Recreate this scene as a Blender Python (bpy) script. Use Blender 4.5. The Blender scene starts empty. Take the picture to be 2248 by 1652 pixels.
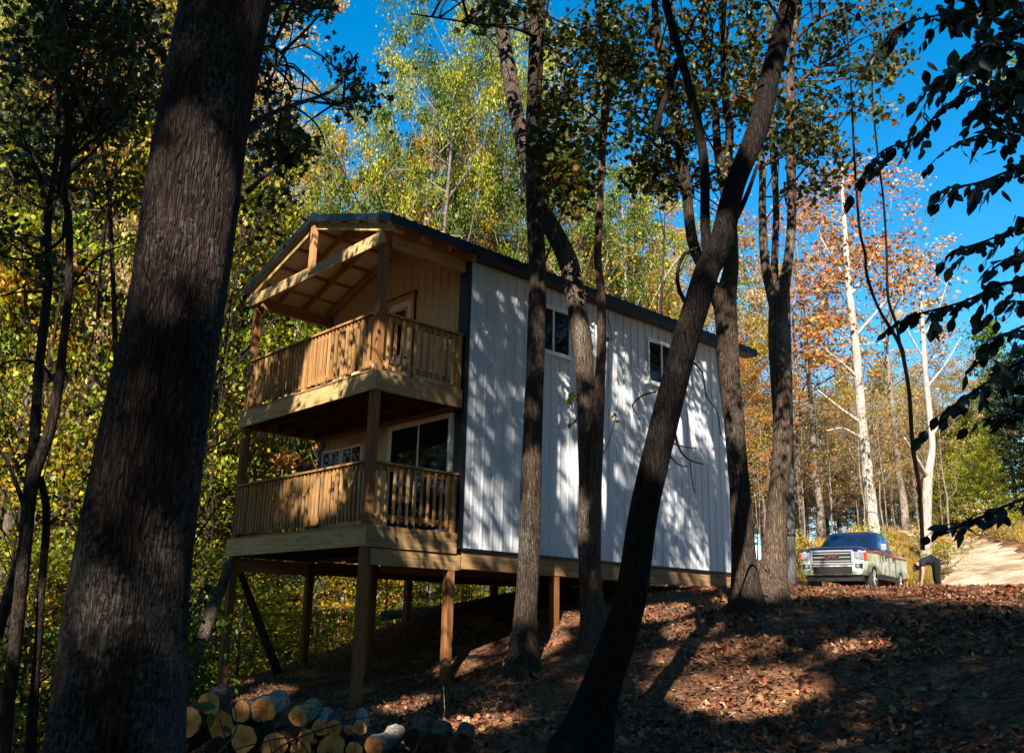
import bpy, math, random
import numpy as np
from mathutils import Vector, Matrix

sc = bpy.context.scene
COL = sc.collection
# ------------------------------------------------------------------ camera
CAM = np.array([11.6578, -7.7113, -1.3664])
RIGHT = np.array([0.67756, 0.73512, 0.02252])
UP = np.array([0.17619, -0.19197, 0.96546])
FWD = np.array([-0.71405, 0.65018, 0.25959])
cd = bpy.data.cameras.new('camera'); cam = bpy.data.objects.new('camera', cd); COL.objects.link(cam)
cd.sensor_width = 36; cd.sensor_fit = 'HORIZONTAL'; cd.lens = 32.289; cd.clip_start = 0.1; cd.clip_end = 1500
mw = Matrix.Identity(4)
for r in range(3):
    mw[r][0] = RIGHT[r]; mw[r][1] = UP[r]; mw[r][2] = -FWD[r]; mw[r][3] = CAM[r]
cam.matrix_world = mw
sc.camera = cam
# ------------------------------------------------------------------ sky, sun, exposure
SUN_EL = math.radians(39.5)
SUN_H = np.array([0.625, -0.7806])                       # horizontal direction towards the sun
SUN = np.array([SUN_H[0]*math.cos(SUN_EL), SUN_H[1]*math.cos(SUN_EL), math.sin(SUN_EL)])
w = bpy.data.worlds.new('World'); sc.world = w; w.use_nodes = True
nt = w.node_tree; nt.nodes.clear()
sky = nt.nodes.new('ShaderNodeTexSky'); sky.sky_type = 'NISHITA'; sky.sun_disc = False
sky.sun_elevation = SUN_EL; sky.sun_rotation = math.atan2(SUN_H[0], SUN_H[1])
sky.altitude = 300; sky.air_density = 1.0; sky.dust_density = 0.1; sky.ozone_density = 2.0
hs = nt.nodes.new('ShaderNodeHueSaturation'); hs.inputs['Saturation'].default_value = 1.46; hs.inputs['Value'].default_value = 1.0; hs.inputs['Hue'].default_value = 0.492
bg = nt.nodes.new('ShaderNodeBackground'); bg.inputs[1].default_value = 0.092
wo = nt.nodes.new('ShaderNodeOutputWorld')
nt.links.new(sky.outputs[0], hs.inputs['Color']); nt.links.new(hs.outputs[0], bg.inputs[0]); nt.links.new(bg.outputs[0], wo.inputs[0])
sd = bpy.data.lights.new('sun', 'SUN'); sd.energy = 5.0; sd.angle = math.radians(0.5); sd.color = (1.0, 0.92, 0.80)
so = bpy.data.objects.new('sun', sd); COL.objects.link(so); so.location = (30, -38, 45)
so.rotation_euler = Vector(SUN).to_track_quat('Z', 'Y').to_euler()
sc.view_settings.view_transform = 'Standard'; sc.view_settings.look = 'None'
sc.view_settings.gamma = 1; sc.view_settings.exposure = 1.52
try: sc.view_settings.use_curve_mapping = False
except Exception: pass
sc.render.engine = 'CYCLES'
cy = sc.cycles
cy.max_bounces = 5; cy.diffuse_bounces = 3; cy.glossy_bounces = 2; cy.transmission_bounces = 3; cy.transparent_max_bounces = 4
cy.caustics_reflective = False; cy.caustics_refractive = False
cy.sample_clamp_indirect = 4.0
cy.use_denoising = True

# ------------------------------------------------------------------ helpers
_h = np.array([FWD[0], FWD[1], 0]); HF = _h/np.linalg.norm(_h)
F_U = 2016.28                                             # focal length when the view is 2248 units wide
def ray(px, py): return RIGHT*((px-1124)/F_U) - UP*((py-826)/F_U) + FWD
def at(px, py, hd):
    """the place seen in direction (px, py), hd metres ahead of where the photographer stood"""
    r = ray(px, py); return CAM + r*(hd/(r@HF))
def depth_of(p): return float((np.asarray(p)-CAM)@FWD)
def project(P):
    q = np.asarray(P)-CAM; z = q@FWD
    z = np.where(np.abs(z) < 1e-6, 1e-6, z)
    return 1124+F_U*(q@RIGHT)/z, 826-F_U*(q@UP)/z, z

class G:
    """collects geometry for one mesh"""
    def __init__(s): s.v = []; s.f = []; s.n = 0
    def add(s, v, *faces):
        v = np.asarray(v, float).reshape(-1, 3); s.v.append(v)
        for f in faces:
            f = np.asarray(f, np.int64)
            if f.ndim == 1: f = f[None]
            s.f.append(f+s.n)
        s.n += len(v); return s
    def box(s, x0, x1, y0, y1, z0, z1):
        v = [(x0,y0,z0),(x1,y0,z0),(x1,y1,z0),(x0,y1,z0),(x0,y0,z1),(x1,y0,z1),(x1,y1,z1),(x0,y1,z1)]
        return s.add(v, [(0,3,2,1),(4,5,6,7),(0,1,5,4),(1,2,6,5),(2,3,7,6),(3,0,4,7)])
    def bar(s, a, b, w, h, up=(0,0,1)):
        a = np.array(a, float); b = np.array(b, float); d = b-a; d /= np.linalg.norm(d)
        u = np.array(up, float); x = np.cross(d, u)
        if np.linalg.norm(x) < 1e-6: x = np.cross(d, (1,0,0))
        x /= np.linalg.norm(x); u = np.cross(x, d)
        v = []
        for p in (a, b):
            for sx, su in ((-1,-1),(1,-1),(1,1),(-1,1)): v.append(p+x*sx*w/2+u*su*h/2)
        return s.add(v, [(0,3,2,1),(4,5,6,7),(0,1,5,4),(1,2,6,5),(2,3,7,6),(3,0,4,7)])
    def tube(s, pts, rad, sides=8, rough=0.0, seed=0, cap=True):
        pts = np.asarray(pts, float); rad = np.asarray(rad, float); n = len(pts)
        t = np.gradient(pts, axis=0); t /= np.linalg.norm(t, axis=1)[:, None]+1e-9
        x = np.cross(t[0], (0.3,0.9,0.1)); x /= np.linalg.norm(x)
        rs = np.random.RandomState(seed); ph = rs.rand(6)*6.28
        a = np.arange(sides)/sides*2*np.pi; V = np.empty((n, sides, 3))
        L = np.concatenate([[0], np.cumsum(np.linalg.norm(np.diff(pts, axis=0), axis=1))])
        for i in range(n):
            x = x-t[i]*(x@t[i]); x /= np.linalg.norm(x)+1e-9; y = np.cross(t[i], x)
            rr = np.full(sides, rad[i])
            if rough: rr = rr*(1+rough*(np.sin(2*a+ph[0]+L[i]*1.3)+.7*np.sin(3*a+ph[1]-L[i]*2.1)+.5*np.sin(5*a+ph[2]+L[i]*4.0)+.35*(rs.rand(sides)-.5)))
            V[i] = pts[i]+np.cos(a)[:,None]*x*rr[:,None]+np.sin(a)[:,None]*y*rr[:,None]
        i, j = np.meshgrid(np.arange(n-1), np.arange(sides), indexing='ij'); j2 = (j+1) % sides
        q = np.stack([i*sides+j, i*sides+j2, (i+1)*sides+j2, (i+1)*sides+j], -1).reshape(-1, 4)
        fs = [q]
        if cap: fs += [np.arange(sides)[::-1][None], ((n-1)*sides+np.arange(sides))[None]]
        return s.add(V.reshape(-1,3), *fs)
    def build(s, name, mat, parent=None, smooth=False, mats=None, loc=None):
        V = np.concatenate(s.v) if s.v else np.zeros((0,3))
        if parent is not None: V = V-ORG[parent.name]
        elif loc is not None: V = V-np.asarray(loc)
        me = mesh_np(name, V, s.f, smooth)
        o = bpy.data.objects.new(name, me); COL.objects.link(o)
        me.materials.append(mat)
        if parent is not None: o.parent = parent; ORG[o.name] = ORG[parent.name]
        else:
            if loc is not None: o.location = loc
            ORG[o.name] = np.zeros(3) if loc is None else np.asarray(loc, float)
        return o
ORG = {}
def mesh_np(name, V, F, smooth=False):
    me = bpy.data.meshes.new(name)
    me.vertices.add(len(V)); me.vertices.foreach_set('co', np.ascontiguousarray(V, np.float32).ravel())
    loops = np.concatenate([f.ravel() for f in F]); tot = np.concatenate([np.full(len(f), f.shape[1], np.int32) for f in F])
    st = np.concatenate([[0], np.cumsum(tot)[:-1]]).astype(np.int32)
    me.loops.add(len(loops)); me.loops.foreach_set('vertex_index', loops.astype(np.int32))
    me.polygons.add(len(tot)); me.polygons.foreach_set('loop_start', st)
    try: me.polygons.foreach_set('loop_total', tot)
    except Exception: pass
    me.polygons.foreach_set('use_smooth', np.full(len(tot), bool(smooth)))
    me.update(calc_edges=True)
    return me
def tag(o, label=None, cat=None, group=None, kind=None):
    if label: o['label'] = label
    if cat: o['category'] = cat
    if group: o['group'] = group
    if kind: o['kind'] = kind
    return o
def thing(name, loc, label, cat, group=None):
    o = bpy.data.objects.new(name, None); COL.objects.link(o); o.location = loc; o.empty_display_size = .2
    ORG[o.name] = np.asarray(loc, float)
    return tag(o, label, cat, group)
def copy_tree(o, parent=None):
    c = o.copy(); COL.objects.link(c); c.parent = parent
    for ch in o.children: copy_tree(ch, c)
    return c
def spline(pts, step=0.25):
    """smooth resampling of a polyline whose rows may carry extra columns"""
    P = np.asarray(pts, float); n = len(P)
    if n < 3: k = 8; t = np.linspace(0,1,k)[:,None]; return P[0]*(1-t)+P[-1]*t
    Q = np.vstack([2*P[0]-P[1], P, 2*P[-1]-P[-2]]); out = []
    for i in range(n-1):
        p0,p1,p2,p3 = Q[i:i+4]; k = max(2, int(np.linalg.norm((p2-p1)[:3])/step))
        for t in np.arange(k)/k:
            out.append(.5*((2*p1)+(-p0+p2)*t+(2*p0-5*p1+4*p2-p3)*t*t+(-p0+3*p1-3*p2+p3)*t**3))
    out.append(P[-1]); return np.array(out)

# ------------------------------------------------------------------ materials
def newmat(name):
    m = bpy.data.materials.new(name); m.use_nodes = True; nt = m.node_tree
    b = nt.nodes['Principled BSDF']; return m, nt, b
def nd(nt, typ, **kw):
    n = nt.nodes.new(typ)
    for k, v in kw.items():
        if k.startswith('i_'): n.inputs[k[2:].replace('_', ' ')].default_value = v
        else: setattr(n, k, v)
    return n
def ramp(nt, fac, stops):
    r = nt.nodes.new('ShaderNodeValToRGB'); e = r.color_ramp.elements
    while len(e) < len(stops): e.new(.5)
    for k, (p, c) in enumerate(stops): e[k].position = p; e[k].color = (*c, 1)
    if fac is not None: nt.links.new(fac, r.inputs[0])
    return r
def mix(nt, a, b, fac, mode='MIX'):
    m = nt.nodes.new('ShaderNodeMix'); m.data_type = 'RGBA'; m.blend_type = mode
    for sock, val in ((m.inputs[0], fac), (m.inputs[6], a), (m.inputs[7], b)):
        if hasattr(val, 'links') or hasattr(val, 'is_linked'): nt.links.new(val, sock)
        elif isinstance(val, (int, float)): sock.default_value = val
        else: sock.default_value = (*val, 1)
    return m.outputs[2]
def coords(nt, scale=(1,1,1), rnd=True, kind='Object'):
    tc = nt.nodes.new('ShaderNodeTexCoord'); mp = nt.nodes.new('ShaderNodeMapping')
    mp.inputs['Scale'].default_value = scale; nt.links.new(tc.outputs[kind], mp.inputs[0])
    if rnd:
        oi = nt.nodes.new('ShaderNodeObjectInfo'); mu = nd(nt, 'ShaderNodeVectorMath', operation='SCALE')
        cv = nt.nodes.new('ShaderNodeCombineXYZ')
        for k in range(3): nt.links.new(oi.outputs['Random'], cv.inputs[k])
        nt.links.new(cv.outputs[0], mu.inputs[0]); mu.inputs['Scale'].default_value = 37.0
        nt.links.new(mu.outputs[0], mp.inputs['Location'])
    return mp.outputs[0]
def noise(nt, vec, scale, detail=4, rough=.55, dist=0):
    n = nt.nodes.new('ShaderNodeTexNoise'); n.inputs['Scale'].default_value = scale; n.inputs['Detail'].default_value = detail
    n.inputs['Roughness'].default_value = rough; n.inputs['Distortion'].default_value = dist
    if vec is not None: nt.links.new(vec, n.inputs['Vector'])
    return n.outputs['Fac']
def bump(nt, b, h, strength=.5, dist=.02):
    n = nt.nodes.new('ShaderNodeBump'); n.inputs['Strength'].default_value = strength; n.inputs['Distance'].default_value = dist
    nt.links.new(h, n.inputs['Height']); nt.links.new(n.outputs[0], b.inputs['Normal'])
def simple(name, col, rough=.6, metal=0, spec=.5, var=.0, scale=6):
    m, nt, b = newmat(name); b.inputs['Roughness'].default_value = rough; b.inputs['Metallic'].default_value = metal
    b.inputs['Specular IOR Level'].default_value = spec
    if var:
        f = noise(nt, coords(nt), scale, 5)
        r = ramp(nt, f, [(.3, tuple(c*(1-var) for c in col)), (.7, tuple(min(1, c*(1+var)) for c in col))])
        nt.links.new(r.outputs[0], b.inputs['Base Color'])
    else: b.inputs['Base Color'].default_value = (*col, 1)
    return m
def bark(name, dark, light, scale=1.0, lichen=None, ridge=.03):
    m, nt, b = newmat(name); b.inputs['Roughness'].default_value = .95; b.inputs['Specular IOR Level'].default_value = .12
    v = coords(nt, (11*scale, 11*scale, 1.35*scale)); v2 = coords(nt, (1,1,.5))
    n1 = noise(nt, v, 3.0, 8, .7, .6); n2 = noise(nt, v2, 2.2, 4)
    wv = nd(nt, 'ShaderNodeVectorMath', operation='MULTIPLY_ADD'); wv.inputs[1].default_value = (.9,.9,.9)
    nv = nt.nodes.new('ShaderNodeTexNoise'); nv.inputs['Scale'].default_value = 1.2; nt.links.new(v, nv.inputs['Vector']); nt.links.new(nv.outputs['Color'], wv.inputs[0]); nt.links.new(v, wv.inputs[2])
    vo = nd(nt, 'ShaderNodeTexVoronoi', feature='DISTANCE_TO_EDGE', i_Scale=2.6); nt.links.new(wv.outputs[0], vo.inputs['Vector'])
    cr = ramp(nt, vo.outputs['Distance'], [(.0, (.12,.12,.12)), (.22, (1,1,1))])
    r = ramp(nt, n1, [(.36, dark), (.62, light)])
    c = r.outputs[0]
    if lichen:
        n3 = noise(nt, coords(nt), 26, 8, .8); n4 = noise(nt, v2, 1.3, 4, .6)
        mm = nd(nt, 'ShaderNodeMath', operation='MULTIPLY'); nt.links.new(n3, mm.inputs[0]); nt.links.new(n4, mm.inputs[1])
        r3 = ramp(nt, mm.outputs[0], [(.27, (0,0,0)), (.34, (.85,.85,.85))])
        c = mix(nt, c, lichen, r3.outputs[0])
    r2 = ramp(nt, n2, [(.3, (.65,.65,.65)), (.7, (1.1,1.08,1.05))])
    c = mix(nt, c, r2.outputs[0], 1.0, 'MULTIPLY'); c = mix(nt, c, cr.outputs[0], .5, 'MULTIPLY')
    ad = nd(nt, 'ShaderNodeMath', operation='ADD'); nt.links.new(n1, ad.inputs[0]); nt.links.new(cr.outputs[0], ad.inputs[1])
    nt.links.new(c, b.inputs['Base Color']); bump(nt, b, ad.outputs[0], .9, ridge)
    return m
def leafmat(name, cols, trans=.35, rough=.45):
    m, nt, b = newmat(name)
    g = nt.nodes.new('ShaderNodeNewGeometry'); oi = nt.nodes.new('ShaderNodeObjectInfo')
    st = [((k+.5)/len(cols), c) for k, c in enumerate(cols)]
    r = ramp(nt, g.outputs['Random Per Island'], st)
    nz = noise(nt, coords(nt, rnd=True), .5, 3)
    rz = ramp(nt, nz, [(.34, (.55,.62,.55)), (.66, (1.2,1.1,.95))])
    c = mix(nt, r.outputs[0], rz.outputs[0], 1.0, 'MULTIPLY')
    nt.links.new(c, b.inputs['Base Color']); b.inputs['Roughness'].default_value = rough; b.inputs['Specular IOR Level'].default_value = .35
    tr = nt.nodes.new('ShaderNodeBsdfTranslucent'); nt.links.new(c, tr.inputs[0])
    ms = nt.nodes.new('ShaderNodeMixShader'); ms.inputs[0].default_value = trans
    out = nt.nodes['Material Output']
    nt.links.new(b.outputs[0], ms.inputs[1]); nt.links.new(tr.outputs[0], ms.inputs[2]); nt.links.new(ms.outputs[0], out.inputs[0])
    return m
def lumber(name, scale, base=(.36,.195,.075)):
    m, nt, b = newmat(name); b.inputs['Roughness'].default_value = .8; b.inputs['Specular IOR Level'].default_value = .2
    v = coords(nt, scale); n1 = noise(nt, v, 2.2, 6, .6, .8)
    d = tuple(c*.55 for c in base); l = (base[0]*1.25, base[1]*1.3, base[2]*1.35)
    r = ramp(nt, n1, [(.3, d), (.5, base), (.68, l)])
    oi = nt.nodes.new('ShaderNodeObjectInfo')
    ro = ramp(nt, oi.outputs['Random'], [(0, (.72,.7,.66)), (.5, (1,1,1)), (1, (1.2,1.16,1.1))])
    c = mix(nt, r.outputs[0], ro.outputs[0], 1.0, 'MULTIPLY')
    vk = coords(nt, tuple(s*.35 for s in scale)); vo = nd(nt, 'ShaderNodeTexVoronoi', i_Scale=1.6); nt.links.new(vk, vo.inputs['Vector'])
    rk = ramp(nt, vo.outputs['Distance'], [(.06, (.35,.25,.2)), (.13, (1,1,1))])
    c = mix(nt, c, rk.outputs[0], 1.0, 'MULTIPLY')
    nt.links.new(c, b.inputs['Base Color']); bump(nt, b, n1, .25, .006)
    return m
M = {}
M['lum_x'] = lumber('lumber_x', (1.2, 16, 16)); M['lum_y'] = lumber('lumber_y', (16, 1.2, 16)); M['lum_z'] = lumber('lumber_z', (16, 16, 1.2))
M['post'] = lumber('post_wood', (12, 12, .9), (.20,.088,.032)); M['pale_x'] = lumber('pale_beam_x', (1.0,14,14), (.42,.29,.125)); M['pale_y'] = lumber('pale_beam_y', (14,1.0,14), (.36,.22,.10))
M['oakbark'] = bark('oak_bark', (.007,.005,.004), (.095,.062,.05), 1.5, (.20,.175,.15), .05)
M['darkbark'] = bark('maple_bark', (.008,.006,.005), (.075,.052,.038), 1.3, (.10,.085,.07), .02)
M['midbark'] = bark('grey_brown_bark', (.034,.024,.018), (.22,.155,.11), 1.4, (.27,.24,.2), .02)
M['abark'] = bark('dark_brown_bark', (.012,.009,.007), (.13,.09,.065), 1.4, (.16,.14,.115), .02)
M['palebark'] = bark('pale_bark', (.16,.13,.10), (.42,.36,.29), 1.0, None, .012)
M['whitebark'] = bark('sycamore_bark', (.36,.31,.25), (.66,.60,.52), .6, None, .006)
M['greybark'] = bark('weathered_grey_bark', (.06,.058,.058), (.17,.165,.16), 1.0, None, .01)
M['leaf_dark'] = leafmat('leaf_dark_green', [(.020,.035,.008),(.03,.055,.010),(.045,.07,.012),(.06,.07,.014)], .3)
M['leaf_green'] = leafmat('leaf_green', [(.035,.075,.010),(.07,.14,.014),(.13,.21,.02),(.24,.29,.025)], .4)
M['leaf_lime'] = leafmat('leaf_yellow_green', [(.10,.16,.012),(.24,.30,.015),(.38,.38,.018),(.52,.44,.03)], .42)
M['leaf_gold'] = leafmat('leaf_gold', [(.22,.19,.02),(.44,.32,.022),(.58,.38,.03),(.55,.28,.03)], .42)
M['leaf_orange'] = leafmat('leaf_orange', [(.42,.17,.035),(.55,.25,.045),(.60,.32,.08),(.48,.13,.04)], .42)
M['leaf_tan'] = leafmat('leaf_tan', [(.40,.28,.13),(.55,.40,.19),(.62,.46,.25),(.48,.27,.12)], .38)
M['leaf_maple'] = leafmat('leaf_turning_maple', [(.03,.06,.01),(.05,.09,.012),(.08,.11,.014),(.13,.12,.015),(.22,.10,.015),(.05,.08,.012)], .4)
M['leaf_shadow'] = leafmat('leaf_overhead', [(.04,.07,.01),(.07,.10,.015),(.10,.11,.02)], .12)
# ================================================================== terrain
CP = []
for x in (-4.6, -2.2, -.1):
    for y, z in ((.1,-2.58),(1.8,-2.24),(4.1,-1.38),(6.4,-.79),(9.0,-.55),(11.0,-.45)): CP.append((x,y,z))
for x in (3.0, 6.0):
    for y, z in ((-2.6,-2.60),(.1,-2.52),(2.0,-2.15),(4.1,-1.42),(6.2,-.95),(8.2,-.68),(10.3,-.55)): CP.append((x,y,z))
for x in (9.5,):
    for y, z in ((-3,-2.62),(0,-2.3),(3,-1.75),(6,-1.15),(9,-.75),(12,-.5)): CP.append((x,y,z))
CP += [(11.7,-7.7,-2.95),(14,-3,-2.35),(14,4,-1.3),(14,10,-.5),(6,-6,-2.85),(3,-5.5,-2.95),(8,-10,-3.1),(15,-14,-3.2),(22,-8,-2.4),(22,4,-.8),(24,16,1.0),(8,-22,-3.8),(25,-25,-3.2)]
CP += [(-.2,12.5,-.38),(-2,15,-.32),(-1.2,17.5,-.28),(-3.4,17.5,-.28),(-1.6,22,-.22),(-4,22,-.1),(2.2,14.5,-.42),(2.6,18,-.25),(5,14,-.35),(1,21,-.12)]
for a in ((2175,1262,30),(2150,1225,36),(2100,1203,42),(2072,1188,47),(1970,1170,58),(1990,1161,64),(1900,1166,52),(1740,1205,47),(2240,1168,40),(2240,1217,33),(2300,1120,46),(1735,1268,31),(1650,1235,38),(2160,1165,50),(2120,1130,60)):
    CP.append(tuple(at(*a)))
CP += [(-6.2,.5,-3.0),(-6.2,4,-1.9),(-6.4,8,-1.1),(-9,0,-5.0),(-9,5,-3.8),(-9.5,10,-2.4),(-8,15,-.9),(-14,3,-7.2),(-14,10,-5.4),(-15,18,-3.0),(-22,8,-9),(-22,20,-6),(-24,-2,-9.5),
       (-2.5,-3,-3.1),(-3,-7,-4.2),(1,-8,-3.5),(-8,-6,-6.2),(-14,-8,-8.5),(-36,12,-7),(-36,28,-5),(-50,18,-2),(-50,40,1),(-70,30,5),(-25,40,-1),(-40,60,3),(-20,60,3.5),(-60,-10,-3),(-30,-30,-6),(-60,-50,0)]
for k in range(14):
    a = k/14*2*math.pi; CP.append((170*math.cos(a), 170*math.sin(a), 6.0))
CP = np.array(CP)
def _U(r2): return .5*r2*np.log(r2+1e-9)
_n = len(CP); _A = np.zeros((_n+3,_n+3)); _d = ((CP[:,None,:2]-CP[None,:,:2])**2).sum(-1)
_A[:_n,:_n] = _U(_d)+np.eye(_n)*.6; _A[:_n,_n] = 1; _A[:_n,_n+1:] = CP[:,:2]; _A[_n:,:_n] = _A[:_n,_n:].T
_w = np.linalg.solve(_A, np.concatenate([CP[:,2],[0,0,0]]))
def gz(x, y):
    x = np.asarray(x, float); y = np.asarray(y, float); sh = x.shape; X = np.stack([x.ravel(), y.ravel()], 1); out = np.empty(len(X))
    for i in range(0, len(X), 20000):
        B = X[i:i+20000]; d = ((B[:,None]-CP[None,:,:2])**2).sum(-1); out[i:i+20000] = _U(d)@_w[:_n]+_w[_n]+B@_w[_n+1:]
    xx, yy = X[:,0], X[:,1]
    out += .025*np.sin(1.7*xx+.6*np.sin(1.3*yy))*np.cos(1.9*yy+.5)+.018*np.sin(4.1*xx+2*np.sin(2.3*yy))+.012*np.sin(6.3*yy+1.5*np.sin(3.1*xx))
    return out.reshape(sh) if sh else float(out[0])
def axis(lo, hi, step, far):
    a = list(np.arange(lo, hi+1e-6, step)); s = step; p = hi
    while p < far: s *= 1.22; p += s; a.append(p)
    s = step; p = lo
    while p > -far: s *= 1.22; p -= s; a.insert(0, p)
    return np.array(a)
ax = axis(-16, 15, .22, 240); ay = axis(-12, 30, .22, 240)
X, Y = np.meshgrid(ax, ay, indexing='ij'); Z = gz(X, Y)
ii, jj = np.meshgrid(np.arange(len(ax)-1), np.arange(len(ay)-1), indexing='ij'); ny = len(ay)
quads = np.stack([ii*ny+jj, (ii+1)*ny+jj, (ii+1)*ny+jj+1, ii*ny+jj+1], -1).reshape(-1,4)
m, nt, b = newmat('leaf_litter_soil'); b.inputs['Roughness'].default_value = .95; b.inputs['Specular IOR Level'].default_value = .1
v = coords(nt, rnd=False); n1 = noise(nt, v, 14, 8, .7); n2 = noise(nt, v, .55, 4); n3 = noise(nt, v, 60, 3, .7)
r1 = ramp(nt, n1, [(.30, (.022,.012,.008)), (.48, (.085,.042,.024)), (.62, (.22,.11,.055)), (.75, (.40,.24,.11))])
r2 = ramp(nt, n2, [(.42, (.32,.12,.05)), (.60, (.50,.28,.10))])
n4 = noise(nt, v, 1.3, 5, .6); rf = ramp(nt, n4, [(.52, (0,0,0)), (.68, (.75,.75,.75))])
c = mix(nt, r1.outputs[0], r2.outputs[0], rf.outputs[0])
c = mix(nt, c, ramp(nt, n3, [(.3, (.6,.6,.6)), (.7, (1.25,1.25,1.25))]).outputs[0], 1.0, 'MULTIPLY')
nt.links.new(c, b.inputs['Base Color']); bump(nt, b, n1, .8, .05); M['soil'] = m
g = G(); g.add(np.stack([X, Y, Z], -1).reshape(-1,3), quads); ground = g.build('ground', M['soil'], smooth=True); tag(ground, kind='structure')

m, nt, b = newmat('pale_gravel'); b.inputs['Roughness'].default_value = .95; b.inputs['Specular IOR Level'].default_value = .15
v = coords(nt, rnd=False); n1 = noise(nt, v, 28, 6, .75); n2 = noise(nt, v, .9, 6, .65)
r1 = ramp(nt, n1, [(.3, (.22,.18,.13)), (.55, (.45,.38,.28)), (.75, (.66,.58,.46))])
c = mix(nt, r1.outputs[0], ramp(nt, n2, [(.38, (.55,.46,.36)), (.6, (1.1,1.08,1.05))]).outputs[0], 1.0, 'MULTIPLY')
nt.links.new(c, b.inputs['Base Color']); bump(nt, b, n1, .8, .03); M['gravel'] = m
def strip(name, pts, step=.35, nx=12, off=.045):
    """a sheet laid on the terrain along (x, y, half width)"""
    Pp = spline([(p[0],p[1],0,p[2]) for p in pts], step); t = np.gradient(Pp[:,:2], axis=0); t /= np.linalg.norm(t,axis=1)[:,None]
    nrm = np.stack([-t[:,1], t[:,0]], 1); u = np.linspace(-1,1,nx)
    rs = np.random.RandomState(5); wob = 1+.12*np.sin(np.arange(len(Pp))*.7)+.08*rs.randn(len(Pp))
    XY = Pp[:,None,:2]+nrm[:,None]*(u[None,:,None]*(Pp[:,3]*wob)[:,None,None])
    zz = gz(XY[...,0], XY[...,1])+off*(1-.9*np.abs(u)[None]**6)
    V = np.concatenate([XY, zz[...,None]], -1).reshape(-1,3)
    i, j = np.meshgrid(np.arange(len(Pp)-1), np.arange(nx-1), indexing='ij')
    q = np.stack([i*nx+j, (i+1)*nx+j, (i+1)*nx+j+1, i*nx+j+1], -1).reshape(-1,4)
    gg = G(); gg.add(V, q); return tag(gg.build(name, M['gravel'], smooth=True), kind='structure')
rd = [(9.5,11.5,1.2),(5.2,14.6,1.3),(2.6,18.2,1.35),(.1,23.5,1.3)]+[tuple(at(*a)[:2])+(hw,) for a, hw in (((2152,1225,36),1.25),((2100,1203,42),1.2),((2070,1189,47.5),1.3),((2010,1178,54),1.3),((1950,1171,60),1.3),((1850,1165,68),1.3))]
gravel_road = strip('gravel_road', rd)
gravel_pad = strip('gravel_pad', [(-9,15.5,1.6),(-5,16.2,2.2),(-2,16.6,2.6),(0.6,17.2,2.4),(2.4,18.0,1.4)], off=.03)
# ================================================================== cabin
W_, D_, L_, H_ = 4.50, 1.825, 7.62, 2.40
Y1 = D_+L_
m, nt, b = newmat('white_metal_siding'); b.inputs['Roughness'].default_value = .42; b.inputs['Specular IOR Level'].default_value = .4
n = noise(nt, coords(nt, (1,1,.3)), 1.5, 5); r = ramp(nt, n, [(.3,(.54,.56,.59)),(.7,(.66,.67,.70))]); nt.links.new(r.outputs[0], b.inputs['Base Color']); M['siding'] = m
M['cream'] = simple('cream_siding_warm_bounce', (.52,.41,.25), .5, 0, .4, .08, 1.5)  # light tan sheets, with warm bounce light put into the colour
M['bronze'] = simple('dark_metal_trim', (.012,.013,.018), .35, .3, .5)
M['roofm'] = simple('dark_blue_metal_roof', (.006,.010,.028), .3, .2, .5, .2, 3)
M['white'] = simple('white_vinyl', (.78,.79,.80), .4)
M['soffit'] = simple('pale_roof_sheathing', (.66,.52,.42), .7, 0, .3, .08, 3)
M['door'] = simple('yellow_door_wood', (.55,.36,.10), .5, 0, .4, .1, 4)
m, nt, b = newmat('dark_window_glass'); b.inputs['Base Color'].default_value = (.008,.010,.012,1); b.inputs['Roughness'].default_value = .03; b.inputs['Specular IOR Level'].default_value = .5; M['glass'] = m
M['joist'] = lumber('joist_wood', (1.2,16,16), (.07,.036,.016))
cabin = thing('cabin', (-2.2,4,-2.0), 'two-storey metal-sided cabin on wooden stilts with stacked porches facing the log pile', 'cabin')
def roof_z(x): return 5.74-.318*abs(x+2.25)

def rib_profile(w):
    pts = []; k = 0
    while k*.2286 < w+1e-6:
        x = k*.2286
        for dx, h in ((-.03,0),(-.012,.019),(.012,.019),(.03,0)):
            if 0 <= x+dx <= w: pts.append((x+dx,h))
        for mx in (.085,.145):
            for dx, h in ((-.012,0),(0,.004),(.012,0)):
                if x+mx+dx <= w: pts.append((x+mx+dx,h))
        k += 1
    if pts[0][0] > 0: pts.insert(0,(0,.019))
    if pts[-1][0] < w: pts.append((w,pts[-1][1]))
    return sorted(pts)
def panel(origin, du, dn, zs0, zs1, w):
    """ribbed sheet: runs along du, ribs stick out along dn, bottom/top given as functions of the run"""
    pr = rib_profile(w); n = len(pr); V = []
    for u, h in pr: p = np.array(origin)+np.array(du)*u+np.array(dn)*h; V.append((p[0],p[1],zs0(p)))
    for u, h in pr: p = np.array(origin)+np.array(du)*u+np.array(dn)*h; V.append((p[0],p[1],zs1(p)))
    i = np.arange(n-1); return V, np.stack([i, i+1, n+i+1, n+i], 1)
# --- side wall facing the slope
g = G(); g.box(-.15, .0, D_+.02, Y1, -.2, 4.78); side = g.build('side_wall', M['siding'], cabin)
y = D_+.0; k = 0
while y < Y1-.01:
    wd = min(.9144, Y1-y); g = G(); g.add(*panel((.012,y,0),(0,1,0),(1,0,0),lambda p:-.2,lambda p:4.80,wd)); g.build('wall_panel', M['siding'], side); y += .9144
g = G(); M['screw'] = simple('screw_heads', (.25,.25,.26), .4, .6)
for zz in np.arange(-.12,4.7,.61):
    for k in range(33):
        yy = D_+.2286*k+.045
        if yy < Y1-.02: g.box(.011,.019,yy-.006,yy+.006,zz-.006,zz+.006)
tag(g.build('screws', M['screw'], side), kind='stuff')
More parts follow.
